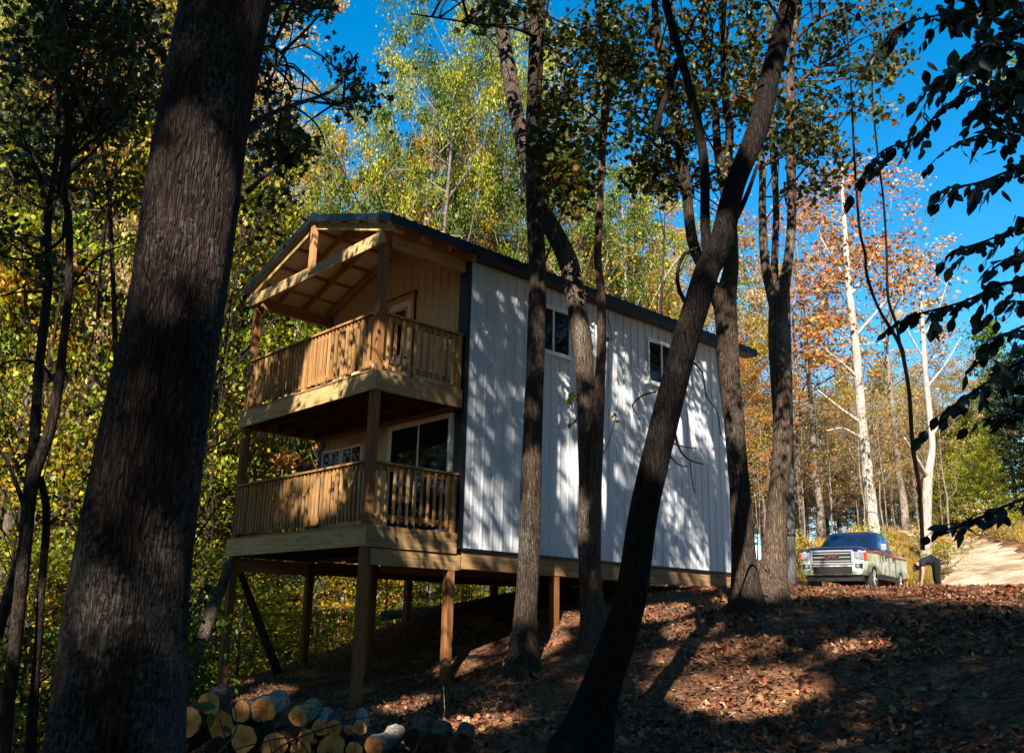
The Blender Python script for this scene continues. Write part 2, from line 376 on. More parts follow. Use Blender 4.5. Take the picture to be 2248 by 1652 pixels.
# --- far and left walls
g = G(); g.box(-W_, -W_+.15, D_+.02, Y1, -.2, 4.78); lw = g.build('left_wall', M['siding'], cabin)
g = G(); g.add([(-W_,Y1,-.2),(0,Y1,-.2),(0,Y1,4.8),(-2.25,Y1,5.55),(-W_,Y1,4.8),(-W_,Y1-.1,-.2),(0,Y1-.1,-.2),(0,Y1-.1,4.8),(-2.25,Y1-.1,5.55),(-W_,Y1-.1,4.8)],
    [(4,3,2,1,0)],[(5,6,7,8,9)],[(0,1,6,5),(1,2,7,6),(4,0,5,9)]); g.build('rear_wall', M['siding'], cabin)
# --- porch wall
g = G(); g.add([(-W_,D_+.04,-.2),(0,D_+.04,-.2),(0,D_+.04,4.8),(-2.25,D_+.04,5.55),(-W_,D_+.04,4.8),(-W_,D_+.14,-.2),(0,D_+.14,-.2),(0,D_+.14,4.8),(-2.25,D_+.14,5.55),(-W_,D_+.14,4.8)],
    [(0,1,2,3,4)],[(9,8,7,6,5)],[(0,5,6,1),(1,6,7,2),(4,9,5,0)]); front = g.build('porch_wall', M['cream'], cabin)
for (za, zb) in ((.03,2.10),(2.43,None)):
    x = -W_
    while x < -.02:
        wd = min(.9144, 0-x); g = G()
        V, F = panel((x,D_+.035,0),(1,0,0),(0,-1,0),lambda p:za,(lambda p:zb) if zb else (lambda p:roof_z(p[0])-.14),wd)
        g.add(V, F); g.build('wall_panel', M['cream'], front); x += .9144
g = G(); g.box(-.19,.035,D_-.035,D_-.01,-.22,4.74); g.box(.012,.036,D_-.010,D_+.05,-.22,4.74); g.build('corner_trim', M['bronze'], cabin)
g = G(); g.box(-W_-.03,-W_+.1,D_-.035,D_-.01,-.22,4.74); g.build('corner_trim', M['bronze'], cabin)
g = G(); g.box(.005,.03,D_+.05,Y1,-.245,-.202); g.build('base_trim', M['bronze'], side)
# --- floor underside, girders, joists
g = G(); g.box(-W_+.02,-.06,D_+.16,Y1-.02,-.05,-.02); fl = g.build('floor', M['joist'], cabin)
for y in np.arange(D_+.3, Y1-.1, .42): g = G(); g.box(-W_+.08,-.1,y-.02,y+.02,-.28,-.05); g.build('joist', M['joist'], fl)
for x in (-.06,-2.25,-W_+.1):
    g = G(); g.box(x-.04,x+.04,D_+.08,Y1-.02,-.54,-.285); g.build('girder', M['pale_y'], cabin)
    if x != -2.25: g = G(); g.box(x-.035,x+.035,.16,D_+.06,-.56,-.315); g.build('girder', M['pale_y'], cabin)
g = G(); g.box(-.035,-.005,D_+.08,Y1-.02,-.53,-.25); g.build('skirt_board', M['pale_y'], cabin)
# --- posts
def post(x, y, z1, s=.14):
    z0 = gz(x,y)-.25; g = G(); h = s/2; c = .012
    ring = [(-h+c,-h),(h-c,-h),(h,-h+c),(h,h-c),(h-c,h),(-h+c,h),(-h,h-c),(-h,-h+c)]
    V = [(x+a,y+b_,z0) for a,b_ in ring]+[(x+a,y+b_,z1) for a,b_ in ring]
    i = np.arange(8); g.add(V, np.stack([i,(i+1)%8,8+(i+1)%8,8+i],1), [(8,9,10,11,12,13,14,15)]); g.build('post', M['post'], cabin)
for x in (-.115,-W_+.115): post(x,.115,4.54)
for x in (-.10,-2.25,-W_+.1): post(x,1.73,-.32)
for y in (4.1,6.5,9.05):
    for x in ((-.075,-W_+.1) if y < 5 else (-.075,-2.25,-W_+.1)): post(x,y,-.545)
# --- porch decks
for z in (0.0, H_):
    g = G(); g.box(-W_+.04,-.04,D_-.045,D_-.008,z-.30,z-.03); dk = g.build('porch_deck', M['lum_x'], cabin)
    g = G(); g.box(-W_,0,-.0,.038,z-.30,z-.004); g.build('rim_board', M['pale_x'], dk)
    g = G(); g.box(-.038,-.001,.039,D_-.04,z-.30,z-.005); g.build('rim_board', M['pale_y'], dk)
    g = G(); g.box(-W_+.001,-W_+.038,.039,D_-.04,z-.30,z-.005); g.build('rim_board', M['pale_y'], dk)
    for y in np.arange(.42,D_-.1,.40): g = G(); g.box(-W_+.04,-.04,y-.02,y+.02,z-.27,z-.03); g.build('joist', M['joist'], dk)
    y = .0
    while y < D_-.06:
        g = G(); g.box(-W_-.0+.003,-.003,y+.004 if y else -.012,min(y+.137,D_-.04),z-.003+.0,z+.024); g.build('deck_board', M['lum_x'], dk); y += .14
# --- railings
def railing(a, b, z, n, newels=()):
    a = np.array(a,float); b = np.array(b,float); d = (b-a)/np.linalg.norm(b-a); nrm = np.array([d[1],-d[0]])   # nrm points outwards
    mt = 'lum_x' if abs(d[0]) > .5 else 'lum_y'
    def P3(s, off, zz): q = a+d*s+nrm*off; return (q[0],q[1],zz)
    Lr = np.linalg.norm(b-a); g = G()
    g.bar(P3(0,.02,z+.985),P3(Lr,.02,z+.985),.10,.034); g.bar(P3(0,-.0,z+.915),P3(Lr,-.0,z+.915),.036,.088); g.bar(P3(0,-.0,z+.165),P3(Lr,-.0,z+.165),.036,.088)
    rl = g.build('railing', M[mt], cabin)
    rs = np.random.RandomState(int(n*7+z*10))
    for k in range(n):
        s = Lr*(k+.5)/n+rs.uniform(-.008,.008); z0 = z+.085+rs.uniform(-.012,.012); z1 = z+.966; off = .0375; h = .018; V = []
        for zz, dz in ((z0,0),(z1,1)):
            for sx, so_ in ((-h,-h),(h,-h),(h,h),(-h,h)): V.append(P3(s+sx, off+so_, zz-(.035 if (dz and so_ > 0) else 0)))
        g = G(); g.add(V,[(0,3,2,1),(4,5,6,7),(0,1,5,4),(1,2,6,5),(2,3,7,6),(3,0,4,7)]); g.build('baluster', M['lum_z'], rl)
    for s in newels:
        q = a+d*s; g = G(); g.box(q[0]-.045,q[0]+.045,q[1]-.045+.0,q[1]+.045,z+.025,z+.966); g.build('newel', M['lum_z'], rl)
for z in (0.0, H_):
    railing((-W_+.19,.075),(-.19,.075),z,37,(2.06,))
    railing((-.075,.19),(-.075,D_-.05),z,12,(1.53,))
    railing((-W_+.075,D_-.05),(-W_+.075,.19),z,12,(.08,))
# --- gable truss, headers
g = G(); g.box(-W_-.05,.02,-.005,.036,4.545,4.755); tr = g.build('tie_beam', M['pale_x'], cabin)
g = G(); g.box(-2.32,-2.18,-.025,.05,4.62,roof_z(-2.25)-.20); g.build('king_post', M['lum_z'], tr)
for x in (-.06,-W_+.06): g = G(); g.box(x-.045,x+.045,.20,D_-.05,4.52,4.74); g.build('header', M['lum_y'], cabin)
# --- roof
ov = .30; yF, yB = -.05, 10.34
g = G()
for sgn in (1,-1):
    xe = -2.25+sgn*(2.25+ov); zE = roof_z(xe)
    V = [(-2.25,yF+.03,5.74-.07),(xe-sgn*.02,yF+.03,zE-.07),(xe-sgn*.02,yB-.03,zE-.07),(-2.25,yB-.03,5.74-.07),(-2.25,yF+.03,5.74-.02),(xe-sgn*.02,yF+.03,zE-.02),(xe-sgn*.02,yB-.03,zE-.02),(-2.25,yB-.03,5.74-.02)]
    g.add(V,[(0,3,2,1),(4,5,6,7),(0,1,5,4),(1,2,6,5),(2,3,7,6)])
roof = g.build('roof', M['soffit'], cabin)
for sgn in (1,-1):
    xe = -2.25+sgn*(2.25+ov); zE = roof_z(xe)
    y = yF
    while y < yB-.01:
        wd = min(.9144, yB-y); pr = rib_profile(wd); nn = len(pr); V = []
        for u, h in pr: V.append((-2.25,y+u,5.74+h))
        for u, h in pr: V.append((xe+sgn*.03,y+u,roof_z(xe+sgn*.03)+h))
        i = np.arange(nn-1); g = G(); g.add(V, np.stack([i,i+1,nn+i+1,nn+i],1)); g.build('roof_panel', M['roofm'], roof); y += .9144
    g = G(); g.box(min(xe,xe+sgn*.02),max(xe,xe+sgn*.02),yF,yB,zE-.165,zE-.006); g.build('eave_trim', M['roofm'], roof)
    g = G(); g.box(min(xe-sgn*.28,xe-sgn*.003),max(xe-sgn*.28,xe-sgn*.003),D_+.05,yB-.03,zE-.16,zE-.13); g.build('soffit', M['bronze'], roof)
    for yy in (yF-.012,yB-.012):
        g = G(); g.bar((-2.25,yy,5.74-.055),(xe,yy,zE-.055),.024,.13,(0,0,1)); g.build('gable_trim', M['bronze'], roof)
    for yy in (.035,.62,1.20,1.76):
        g = G(); g.bar((-2.25,yy,5.74-.19),(xe-sgn*.05,yy,zE-.19),.04,.13,(0,0,1)); g.build('rafter', M['pale_x'] if yy < .1 else M['lum_x'], roof)
    for q in (.25,.85,1.45,2.05):
        x = -2.25+sgn*q; g = G(); g.bar((x,.06,roof_z(x)-.095),(x,D_-.02,roof_z(x)-.095),.085,.038); g.build('purlin', M['lum_y'], roof)
for yy in np.arange(9.6,10.3,.3): pass
g = G(); g.add([(-2.25,yF-.02,5.80),(-2.45,yF-.02,5.70),(-2.05,yF-.02,5.70),(-2.25,yB,5.80),(-2.45,yB,5.70),(-2.05,yB,5.70)],[(0,1,4,3),(0,3,5,2)],[(0,2,1),(3,4,5)]); g.build('ridge_cap', M['roofm'], roof)
# --- openings
def frame_x(x0,x1,z0,z1,yy,t=.045,d=.05):      # frame on the porch wall (faces -y)
    g = G(); g.box(x0,x1,yy-d,yy,z1-t,z1); g.box(x0,x1,yy-d,yy,z0,z0+t); g.box(x0,x0+t,yy-d+.001,yy,z0+t,z1-t); g.box(x1-t,x1,yy-d+.001,yy,z0+t,z1-t); return g
def frame_y(y0,y1,z0,z1,xx,t=.04,d=.055):
    g = G(); g.box(xx,xx+d,y0,y1,z1-t,z1); g.box(xx,xx+d,y0,y1,z0,z0+t); g.box(xx,xx+d-.001,y0,y0+t,z0+t,z1-t); g.box(xx,xx+d-.001,y1-t,y1,z0+t,z1-t); return g
for y0, y1, z0, z1 in ((3.42,4.335,3.50,4.385),(6.65,7.56,3.50,4.42)):
    wn = frame_y(y0,y1,z0,z1,.015).build('window', M['white'], cabin); ym = (y0+y1)/2
    g = G(); g.box(.015,.062,ym-.022,ym+.022,z0+.04,z1-.04); g.build('mullion', M['white'], wn)
    for a, b_ in ((y0+.04,ym-.022),(ym+.022,y1-.04)): g = G(); g.box(.015,.040,a,b_,z0+.04,z1-.04); g.build('pane', M['glass'], wn)
    g = G(); g.box(.012,.085,y0-.03,y1+.03,z0-.045,z0-.002); g.build('sill', M['white'], wn)
    g = G(); g.box(.012,.080,y0-.03,y1+.03,z1+.002,z1+.04); g.build('drip_cap', M['white'], wn)
yw = D_+.03
for x0, x1 in ((-4.40,-3.72),(-3.68,-2.98)):
    wn = frame_x(x0,x1,1.02,1.88,yw,.045,.06).build('window', M['white'], cabin); xm = (x0+x1)/2
    g = G(); g.box(x0+.045,x1-.045,yw-.045,yw-.02,1.065,1.835); g.build('pane', M['glass'], wn)
    g = G(); g.box(xm-.012,xm+.012,yw-.058,yw-.046,1.065,1.835); g.box(x0+.045,x1-.045,yw-.057,yw-.047,1.43,1.47); g.build('muntin', M['white'], wn)
sl = frame_x(-2.13,-.28,.03,2.08,yw,.05,.06).build('sliding_door', M['white'], cabin)
for a, b_, dy in ((-2.08,-1.19,.0),(-1.23,-.33,.012)):
    pn = frame_x(a,b_,.08,2.03,yw-.012-dy,.04,.03).build('door_panel', M['white'], sl)
    g = G(); g.box(a+.04,b_-.04,yw-.034-dy,yw-.016-dy,.12,1.99); g.build('pane', M['glass'], sl)
g = G(); g.box(-1.27,-1.245,yw-.085,yw-.055,.95,1.15); g.build('handle', M['bronze'], sl)
dr = frame_x(-2.45,-1.56,2.40,4.58,yw,.09,.05); dr = dr.build('entry_door', M['door'], cabin)
g = frame_x(-2.50,-1.515,2.41,4.625,yw+.002,.045,.035); g.build('door_trim', M['bronze'], dr)
g = G(); g.box(-2.36,-1.65,yw-.03,yw-.004,2.45,4.48); g.build('door_slab', M['white'], dr)
frame_x(-2.24,-1.77,3.38,4.34,yw-.028,.045,.022).build('glazing_bead', M['door'], dr)
g = G(); g.box(-2.195,-1.815,yw-.040,yw-.031,3.425,4.295); g.build('pane', M['glass'], dr)
g = G(); g.tube([(-1.73,yw-.03,3.33),(-1.73,yw-.075,3.33)],[.02,.03],8); g.build('knob', M['bronze'], dr)
# little switch box and bracket on the corner post
g = G(); g.box(-.04,-.0,-.03,-.012,2.43,2.50); g.build('outlet_box', M['white'], cabin)
# ================================================================== foliage tools
def _fan(per):
    per = np.array(per, float); n = len(per)
    return np.vstack([[(0, .35)], per]), np.stack([np.zeros(n, int), 1+np.arange(n), 1+(np.arange(n)+1) % n], 1)
LEAF = {
 'rhomb': (np.array([(0,0),(.32,.45),(0,1),(-.32,.45)]), np.array([[0,1,2,3]])),
 'oval': (np.array([(0,0),(.2,.18),(.29,.42),(.2,.7),(0,1),(-.2,.7),(-.29,.42),(-.2,.18),(0,.45)]), np.array([[8,0,1],[8,1,2],[8,2,3],[8,3,4],[8,4,5],[8,5,6],[8,6,7],[8,7,0]])),
 'maple': _fan([(0,0),(.3,.02),(.22,.2),(.55,.38),(.3,.5),(.28,.72),(0,1),(-.28,.72),(-.3,.5),(-.55,.38),(-.22,.2),(-.3,.02)]),
 'oak': _fan([(0,0),(.1,.18),(.34,.25),(.14,.42),(.42,.6),(.15,.68),(0,1),(-.15,.68),(-.42,.6),(-.14,.42),(-.34,.25),(-.1,.18)]),
}
def leaves(g, C, size, shape, rs, upb=.6, droop=.3, fold=.25):
    """add one leaf per row of C to the collector g"""
    n = len(C)
    if not n: return
    uv, F = LEAF[shape]; K = len(uv)
    t = rs.randn(n,3); t[:,2] -= droop*2; t /= np.linalg.norm(t,axis=1)[:,None]
    nr = rs.randn(n,3); nr[:,2] += upb*2; nr -= t*(nr*t).sum(1)[:,None]; nr /= np.linalg.norm(nr,axis=1)[:,None]+1e-9
    b = np.cross(nr, t); s = np.asarray(size)*np.ones(n)*rs.uniform(.65,1.25,n)
    V = C[:,None]+s[:,None,None]*(uv[None,:,0,None]*b[:,None]+(uv[None,:,1,None]-.5)*t[:,None]-(fold*np.abs(uv[:,0])+.12*(uv[:,1]-.5)**2)[None,:,None]*nr[:,None])
    Fa = (F[None]+(np.arange(n)*K)[:,None,None]).reshape(-1, F.shape[1]); g.add(V.reshape(-1,3), Fa)
def clump_pts(centers, rads, n, rs, flat=.65):
    centers = np.asarray(centers); rads = np.asarray(rads)*np.ones(len(centers))
    idx = rs.randint(0, len(centers), n); d = rs.randn(n,3)*.55; d[:,2] *= flat
    return centers[idx]+d*rads[idx][:,None]
def ground_base(p, dz=.0): return np.array([p[0], p[1], gz(p[0],p[1])-dz])

def stem_pts(pix, hd, step=.18):
    """a stem drawn by (px, py, width in view units); hd a number or one per point. returns points and radii"""
    n = len(pix); hd = np.ones(n)*hd if np.isscalar(hd) else np.interp(np.arange(n), np.linspace(0,n-1,len(hd)), hd)
    R = []
    for (x,y,wd), h in zip(pix, hd):
        p = at(x,y,h); R.append((*p, wd/2*depth_of(p)/F_U))
    S = spline(R, step); return S[:,:3], np.maximum(S[:,3], .006)
GAPS = [(850,40,85,80),(690,215,55,110),(745,330,55,70),(640,120,40,60),(790,40,60,110),(2080,330,120,300),(2130,640,110,190),(1960,600,60,70),(1560,330,25,60),(1545,520,40,90)]
def in_gap(x, y, k=1.0):
    r = np.zeros(np.shape(x), bool)
    for cx, cy_, rx, ry in GAPS: r |= ((x-cx)/(rx*k))**2+((y-cy_)/(ry*k))**2 < 1
    return r
def boxes_clumps(boxes, rs, gap=True):
    out = []
    for x0,x1,y0,y1,h0,h1,n in boxes:
        k = 0; tries = 0
        while k < n and tries < n*20:
            tries += 1; x = rs.uniform(x0,x1); y = rs.uniform(y0,y1)
            if gap and in_gap(x,y) : continue
            out.append(at(x,y,rs.uniform(h0,h1))); k += 1
    return np.array(out)
def near_tree(name, label, cat, stems, mat, crown=None, branches=(), sides=14, seed=0, flare=1.6, rough=.05, sprigs=(), group=None):
    """stems: [(pixels, hd)], the first one is rooted; crown: dict(boxes, n, size, shape, mat, r)"""
    rs = np.random.RandomState(seed+11); g = G(); skel = []
    base = None
    for k, (pix, hd) in enumerate(stems):
        P, R = stem_pts(pix, hd)
        if base is None: base = ground_base(P[0])
        if P[0][2]-gz(P[0][0],P[0][1]) < 1.2 and (k == 0 or pix[0][1] > 1250):   # carry on down into the ground
            gb = ground_base(P[0]); dirn = (P[0]-P[min(6,len(P)-1)]); dirn /= np.linalg.norm(dirn)
            bot = P[0]+dirn*max(.2,(P[0][2]-gb[2]+.25)/max(.3,-dirn[2])); m_ = 6; tt = np.linspace(0,1,m_,endpoint=False)[:,None]
            P = np.vstack([bot*(1-tt)+P[0]*tt, P]); R = np.concatenate([np.full(m_,R[0]), R])
            hgt = P[:,2]-gb[2]; R = R*(1+(flare-1)*np.exp(-np.clip(hgt,0,9)/.26))
        g.tube(P, R, sides, rough, seed+k); skel.append(P)
    t = thing(name, base, label, cat, group)
    g.build('trunk', mat, t, smooth=True)
    if branches or crown:
        gb = G()
        for k, (pix, hd) in enumerate(branches):
            P, R = stem_pts(pix, hd, .12); gl_ = G(); gl_.tube(P, R, 6, .05, seed+50+k); gl_.build('limb', mat, t, smooth=True); skel.append(P)
        if crown:
            cl = boxes_clumps(crown['boxes'], rs, crown.get('gap', True))
            S = np.vstack(skel); S = S[S[:,2] > base[2]+2.0]
            for c in cl:
                d = np.linalg.norm(S-c, axis=1)+np.maximum(0, S[:,2]-c[2])*1.5; near = np.flatnonzero(d < d.min()*1.35+.35); j = near[rs.randint(len(near))]
                if d[j] > crown.get('reach', 3.2): continue
                a = S[j]; mid = (a+c)/2+rs.randn(3)*.12*d[j]; mid[2] += .08*d[j]
                P = spline([a, mid, c], .3); gb.tube(P, np.linspace(.012+.006*d[j],.004,len(P)), 4, 0, 1, cap=False)
        if gb.n: tag(gb.build('twigs', mat, t, smooth=True), kind='stuff')
        if crown:
            gc = G(); C = clump_pts(cl, crown.get('r',.45), crown['n'], rs, .7)
            if crown.get('gap', True):
                px, py, z = project(C); C = C[~in_gap(px,py,.8)]
            leaves(gc, C, crown['size'], crown.get('shape','maple'), rs, crown.get('up',.6), crown.get('droop',.3))
            gc.build('crown', crown['mat'], t)
    for pix, hd, n, sz, mt in sprigs:
        P, R = stem_pts(pix, hd, .05); gg = G(); gg.tube(P, R, 5); tw = gg.build('twig', mat, t, smooth=True)
        if n:
            gl = G(); leaves(gl, P[-1]+rs.randn(n,3)*sz*.55, sz, 'maple', rs, .3, .5); gl.build('leaf_cluster', mt, tw)
    return t

# ------------------------------------------------------------------ trees close to the camera and the cabin
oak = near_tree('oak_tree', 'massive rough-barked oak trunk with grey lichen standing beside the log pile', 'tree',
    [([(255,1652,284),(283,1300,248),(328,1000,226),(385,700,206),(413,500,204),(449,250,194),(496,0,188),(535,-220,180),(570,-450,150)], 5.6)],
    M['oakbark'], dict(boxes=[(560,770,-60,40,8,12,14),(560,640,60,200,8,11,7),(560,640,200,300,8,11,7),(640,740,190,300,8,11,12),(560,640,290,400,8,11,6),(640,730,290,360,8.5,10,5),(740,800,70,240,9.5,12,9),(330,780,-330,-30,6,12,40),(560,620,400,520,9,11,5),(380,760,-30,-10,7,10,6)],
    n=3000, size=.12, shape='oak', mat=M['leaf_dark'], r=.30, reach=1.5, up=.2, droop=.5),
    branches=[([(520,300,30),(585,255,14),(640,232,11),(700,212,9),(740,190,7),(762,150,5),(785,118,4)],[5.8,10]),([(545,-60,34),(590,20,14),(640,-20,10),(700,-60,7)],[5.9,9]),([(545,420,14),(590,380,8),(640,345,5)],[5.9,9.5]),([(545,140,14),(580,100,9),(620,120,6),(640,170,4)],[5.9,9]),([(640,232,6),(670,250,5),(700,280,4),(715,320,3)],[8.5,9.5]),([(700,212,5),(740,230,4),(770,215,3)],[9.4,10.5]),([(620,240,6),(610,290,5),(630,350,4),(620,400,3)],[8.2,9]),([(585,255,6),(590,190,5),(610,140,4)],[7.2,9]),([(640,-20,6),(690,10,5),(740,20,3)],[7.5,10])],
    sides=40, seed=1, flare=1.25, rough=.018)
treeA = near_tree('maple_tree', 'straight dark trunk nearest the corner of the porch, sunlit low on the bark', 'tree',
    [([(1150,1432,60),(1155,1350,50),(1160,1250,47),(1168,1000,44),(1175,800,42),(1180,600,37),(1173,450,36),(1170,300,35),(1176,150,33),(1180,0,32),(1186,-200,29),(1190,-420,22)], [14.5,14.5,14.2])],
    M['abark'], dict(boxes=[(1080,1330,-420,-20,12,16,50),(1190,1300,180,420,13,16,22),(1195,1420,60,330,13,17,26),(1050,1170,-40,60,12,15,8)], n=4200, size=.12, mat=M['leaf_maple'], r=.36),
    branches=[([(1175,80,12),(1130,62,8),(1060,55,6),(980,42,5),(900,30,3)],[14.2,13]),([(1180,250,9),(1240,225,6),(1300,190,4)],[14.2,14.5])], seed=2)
treeB = near_tree('crooked_maple', 'crooked trunk that bends left behind the straight one in front of the upper window', 'tree',
    [([(1302,1362,50),(1292,1200,45),(1294,1050,46),(1289,950,44),(1285,850,42),(1278,760,44),(1268,680,42),(1255,600,42),(1235,545,40),(1205,492,38),(1172,430,35),(1150,330,33),(1128,220,32),(1110,110,30),(1094,20,28),(1075,-120,25),(1055,-300,18)], [14.9,14.9,15.3,16.5])],
    M['midbark'], dict(boxes=[(960,1150,-380,-30,14,18,30),(1190,1280,320,440,14.5,16,12)], n=2100, size=.12, mat=M['leaf_maple'], r=.4), seed=3, rough=.06,
    sprigs=[([(1283,860,5),(1265,868,3),(1252,872,2)],14.8,9,.12,M['leaf_lime']),([(1276,905,4),(1262,925,3),(1253,932,2)],14.8,4,.09,M['leaf_gold']),([(1272,640,4),(1300,655,3),(1335,700,2),(1343,745,2)],14.8,4,.09,M['leaf_lime']),([(1300,1010,3),(1330,985,2),(1352,915,2)],14.7,6,.08,M['leaf_lime'])])
treeE = near_tree('slender_maple', 'slender peeling reddish trunk rising close beside the crooked one', 'tree',
    [([(1296,1362,32),(1305,1250,27),(1310,1000,27),(1316,850,23),(1321,750,20),(1319,640,19),(1312,570,18),(1315,490,17),(1319,400,15),(1322,350,16),(1327,245,16),(1331,180,16),(1325,100,14),(1320,0,13),(1316,-160,11),(1310,-380,7)], [14.7,14.6,14.8])],
    bark('peeling_bark', (.07,.04,.03), (.26,.16,.115), 1.5, None, .02), dict(boxes=[(1230,1440,-380,-30,13.5,16,36),(1260,1400,10,170,13.5,16,16)], n=2600, size=.115, mat=M['leaf_maple'], r=.36), seed=4)
treeF = near_tree('leaning_tree', 'nearly black trunk leaning to the right across the side wall, forked high up', 'tree',
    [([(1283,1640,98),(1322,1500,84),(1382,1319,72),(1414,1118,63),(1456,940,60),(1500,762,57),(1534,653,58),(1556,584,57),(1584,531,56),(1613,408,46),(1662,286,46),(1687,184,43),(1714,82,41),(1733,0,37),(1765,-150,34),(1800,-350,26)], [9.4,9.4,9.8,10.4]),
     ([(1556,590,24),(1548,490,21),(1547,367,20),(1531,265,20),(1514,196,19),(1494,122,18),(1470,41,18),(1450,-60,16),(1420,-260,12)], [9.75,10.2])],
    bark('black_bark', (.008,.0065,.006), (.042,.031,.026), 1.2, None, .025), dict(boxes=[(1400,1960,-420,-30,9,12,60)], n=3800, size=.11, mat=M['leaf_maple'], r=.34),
    branches=[([(1600,500,20),(1625,460,13),(1643,420,10),(1663,362,7)],[9.8,9.8]),([(1520,690,10),(1492,640,9),(1487,600,8),(1500,560,8),(1530,545,9)],[9.55,9.6]),([(1490,130,14),(1470,190,15),(1448,250,13),(1437,300,8)],[9.9,9.9])], seed=5, rough=.03,
    sprigs=[([(1516,790,6),(1540,815,4),(1552,870,3),(1575,905,2),(1582,955,2)],9.6,0,0,None),([(1478,935,6),(1492,985,5),(1515,1010,4),(1545,1018,3)],9.5,0,0,None),([(1515,1010,3),(1520,1060,2),(1526,1080,2)],9.5,0,0,None),([(1470,1000,4),(1490,1020,3),(1512,1024,2)],9.5,0,0,None),([(1440,860,4),(1410,868,4),(1388,890,3),(1400,912,2)],9.5,0,0,None),([(1470,970,4),(1500,980,3),(1530,983,2)],9.5,0,0,None)])
treeC = near_tree('forked_maple', 'grey-brown trunk forking at roof height at the far end of the side wall', 'tree',
    [([(1638,1322,58),(1633,1200,50),(1622,1050,46),(1608,900,46),(1600,800,46),(1595,720,46),(1592,660,46),(1603,600,34),(1606,545,29),(1604,449,24),(1598,347,20),(1602,286,18),(1594,225,17),(1590,122,16),(1584,0,14),(1580,-200,10)], [15.3,15.3]),
     ([(1594,690,38),(1572,645,32),(1545,590,27),(1520,530,25),(1506,408,23),(1492,327,22),(1482,245,20),(1469,163,18),(1445,82,17),(1437,0,15),(1425,-180,11)], [15.3,15.0]),
     ([(1600,480,18),(1588,408,18),(1575,327,18),(1569,245,17),(1557,175,16),(1547,102,14),(1547,0,12),(1540,-160,8)], [15.3,15.6])],
    M['abark'], dict(boxes=[(1400,1640,-350,-20,13,18,50),(1400,1650,0,240,14,18,46),(1440,1600,240,420,14.5,17,18),(1380,1480,330,450,15,17,10)], n=5200, size=.12, mat=M['leaf_maple'], r=.36),
    branches=[([(1506,420,10),(1470,350,8),(1420,300,6),(1380,270,5)],[15,15]),([(1492,330,8),(1440,290,6),(1380,240,5),(1330,215,3)],[15,15.4]),([(1469,170,7),(1440,110,6),(1415,40,5),(1390,-20,4)],[15,15.4])], seed=6,
    sprigs=[([(1622,1310,5),(1634,1262,5),(1655,1225,4),(1690,1260,3)],15.0,0,0,None)])
treeD = near_tree('multi_stem_maple', 'grey trunk splitting into three upright stems between cabin and truck', 'tree',
    [([(1692,1328,66),(1698,1230,54),(1703,1160,50),(1712,1050,44),(1720,943,42),(1712,830,41),(1708,726,41),(1712,650,40),(1727,600,24),(1737,490,20),(1737,367,20),(1735,265,19),(1735,163,17),(1743,82,15),(1755,0,13),(1765,-200,9)], [15.7,15.9]),
     ([(1705,690,24),(1690,630,21),(1679,571,19),(1673,470,17),(1673,367,15),(1657,204,13),(1650,50,11),(1645,-160,7)], [15.8,15.6]),
     ([(1710,680,22),(1700,610,17),(1702,530,15),(1704,449,15),(1694,286,13),(1690,100,11),(1688,-120,7)], [15.9,16.2])],
    M['midbark'], dict(boxes=[(1640,1990,-350,-20,14,19,50),(1640,1800,0,330,14.5,18,40),(1800,1990,0,240,15,18,26),(1750,1860,240,420,15,17,15)], n=5000, size=.12, mat=M['leaf_maple'], r=.36),
    branches=[([(1737,372,13),(1760,330,11),(1792,294,9),(1828,265,7),(1870,240,4)],[15.9,15.6]),([(1743,90,9),(1800,40,7),(1880,10,5)],[15.9,15.6]),([(1735,200,8),(1790,150,6),(1860,110,4)],[15.9,16.2])], seed=7)
grey_trunk = near_tree('grey_pole_tree', 'straight bare grey trunk with a dark strap tied round it next to the truck', 'tree',
    [([(1736,1276,24),(1735,1150,21),(1733,1000,20),(1730,850,18),(1728,700,15),(1727,560,11)], 21.5)], M['greybark'], seed=8, flare=1.05, rough=.02)
P_, R_ = stem_pts([(1735,1176,24),(1735,1172,24)], 21.5, .02); gg = G(); gg.tube(P_, R_*1.03, 14); gg.build('strap', M['bronze'], grey_trunk)
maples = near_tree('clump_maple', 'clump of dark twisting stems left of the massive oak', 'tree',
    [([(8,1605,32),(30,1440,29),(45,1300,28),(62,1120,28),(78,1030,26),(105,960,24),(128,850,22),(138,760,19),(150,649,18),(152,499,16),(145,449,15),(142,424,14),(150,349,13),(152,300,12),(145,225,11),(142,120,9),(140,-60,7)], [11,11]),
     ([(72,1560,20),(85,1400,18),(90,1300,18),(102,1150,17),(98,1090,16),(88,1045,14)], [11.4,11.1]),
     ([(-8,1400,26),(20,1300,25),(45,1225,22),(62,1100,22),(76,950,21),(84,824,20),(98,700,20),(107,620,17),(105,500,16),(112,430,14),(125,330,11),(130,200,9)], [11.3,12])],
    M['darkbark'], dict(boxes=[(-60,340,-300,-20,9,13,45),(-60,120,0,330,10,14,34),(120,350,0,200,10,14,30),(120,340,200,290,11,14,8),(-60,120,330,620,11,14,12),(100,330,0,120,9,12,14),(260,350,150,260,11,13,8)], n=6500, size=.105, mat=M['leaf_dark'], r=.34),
    branches=[([(150,640,8),(180,600,6),(220,560,5),(290,530,3)],[11,12]),([(145,440,8),(110,410,6),(70,390,5),(20,410,3)],[11,11]),([(150,620,8),(100,640,6),(50,640,5),(0,650,3)],[11,11.5]),([(60,1130,14),(35,1060,11),(15,1010,9),(-10,980,7)],[11,10.8]),([(128,850,9),(90,800,7),(40,790,6),(0,800,4)],[11,11]),([(150,350,6),(190,300,5),(240,260,4)],[11,12]),([(152,505,8),(120,540,7),(60,570,6),(0,560,4)],[11,11.5])], sides=10, seed=9)
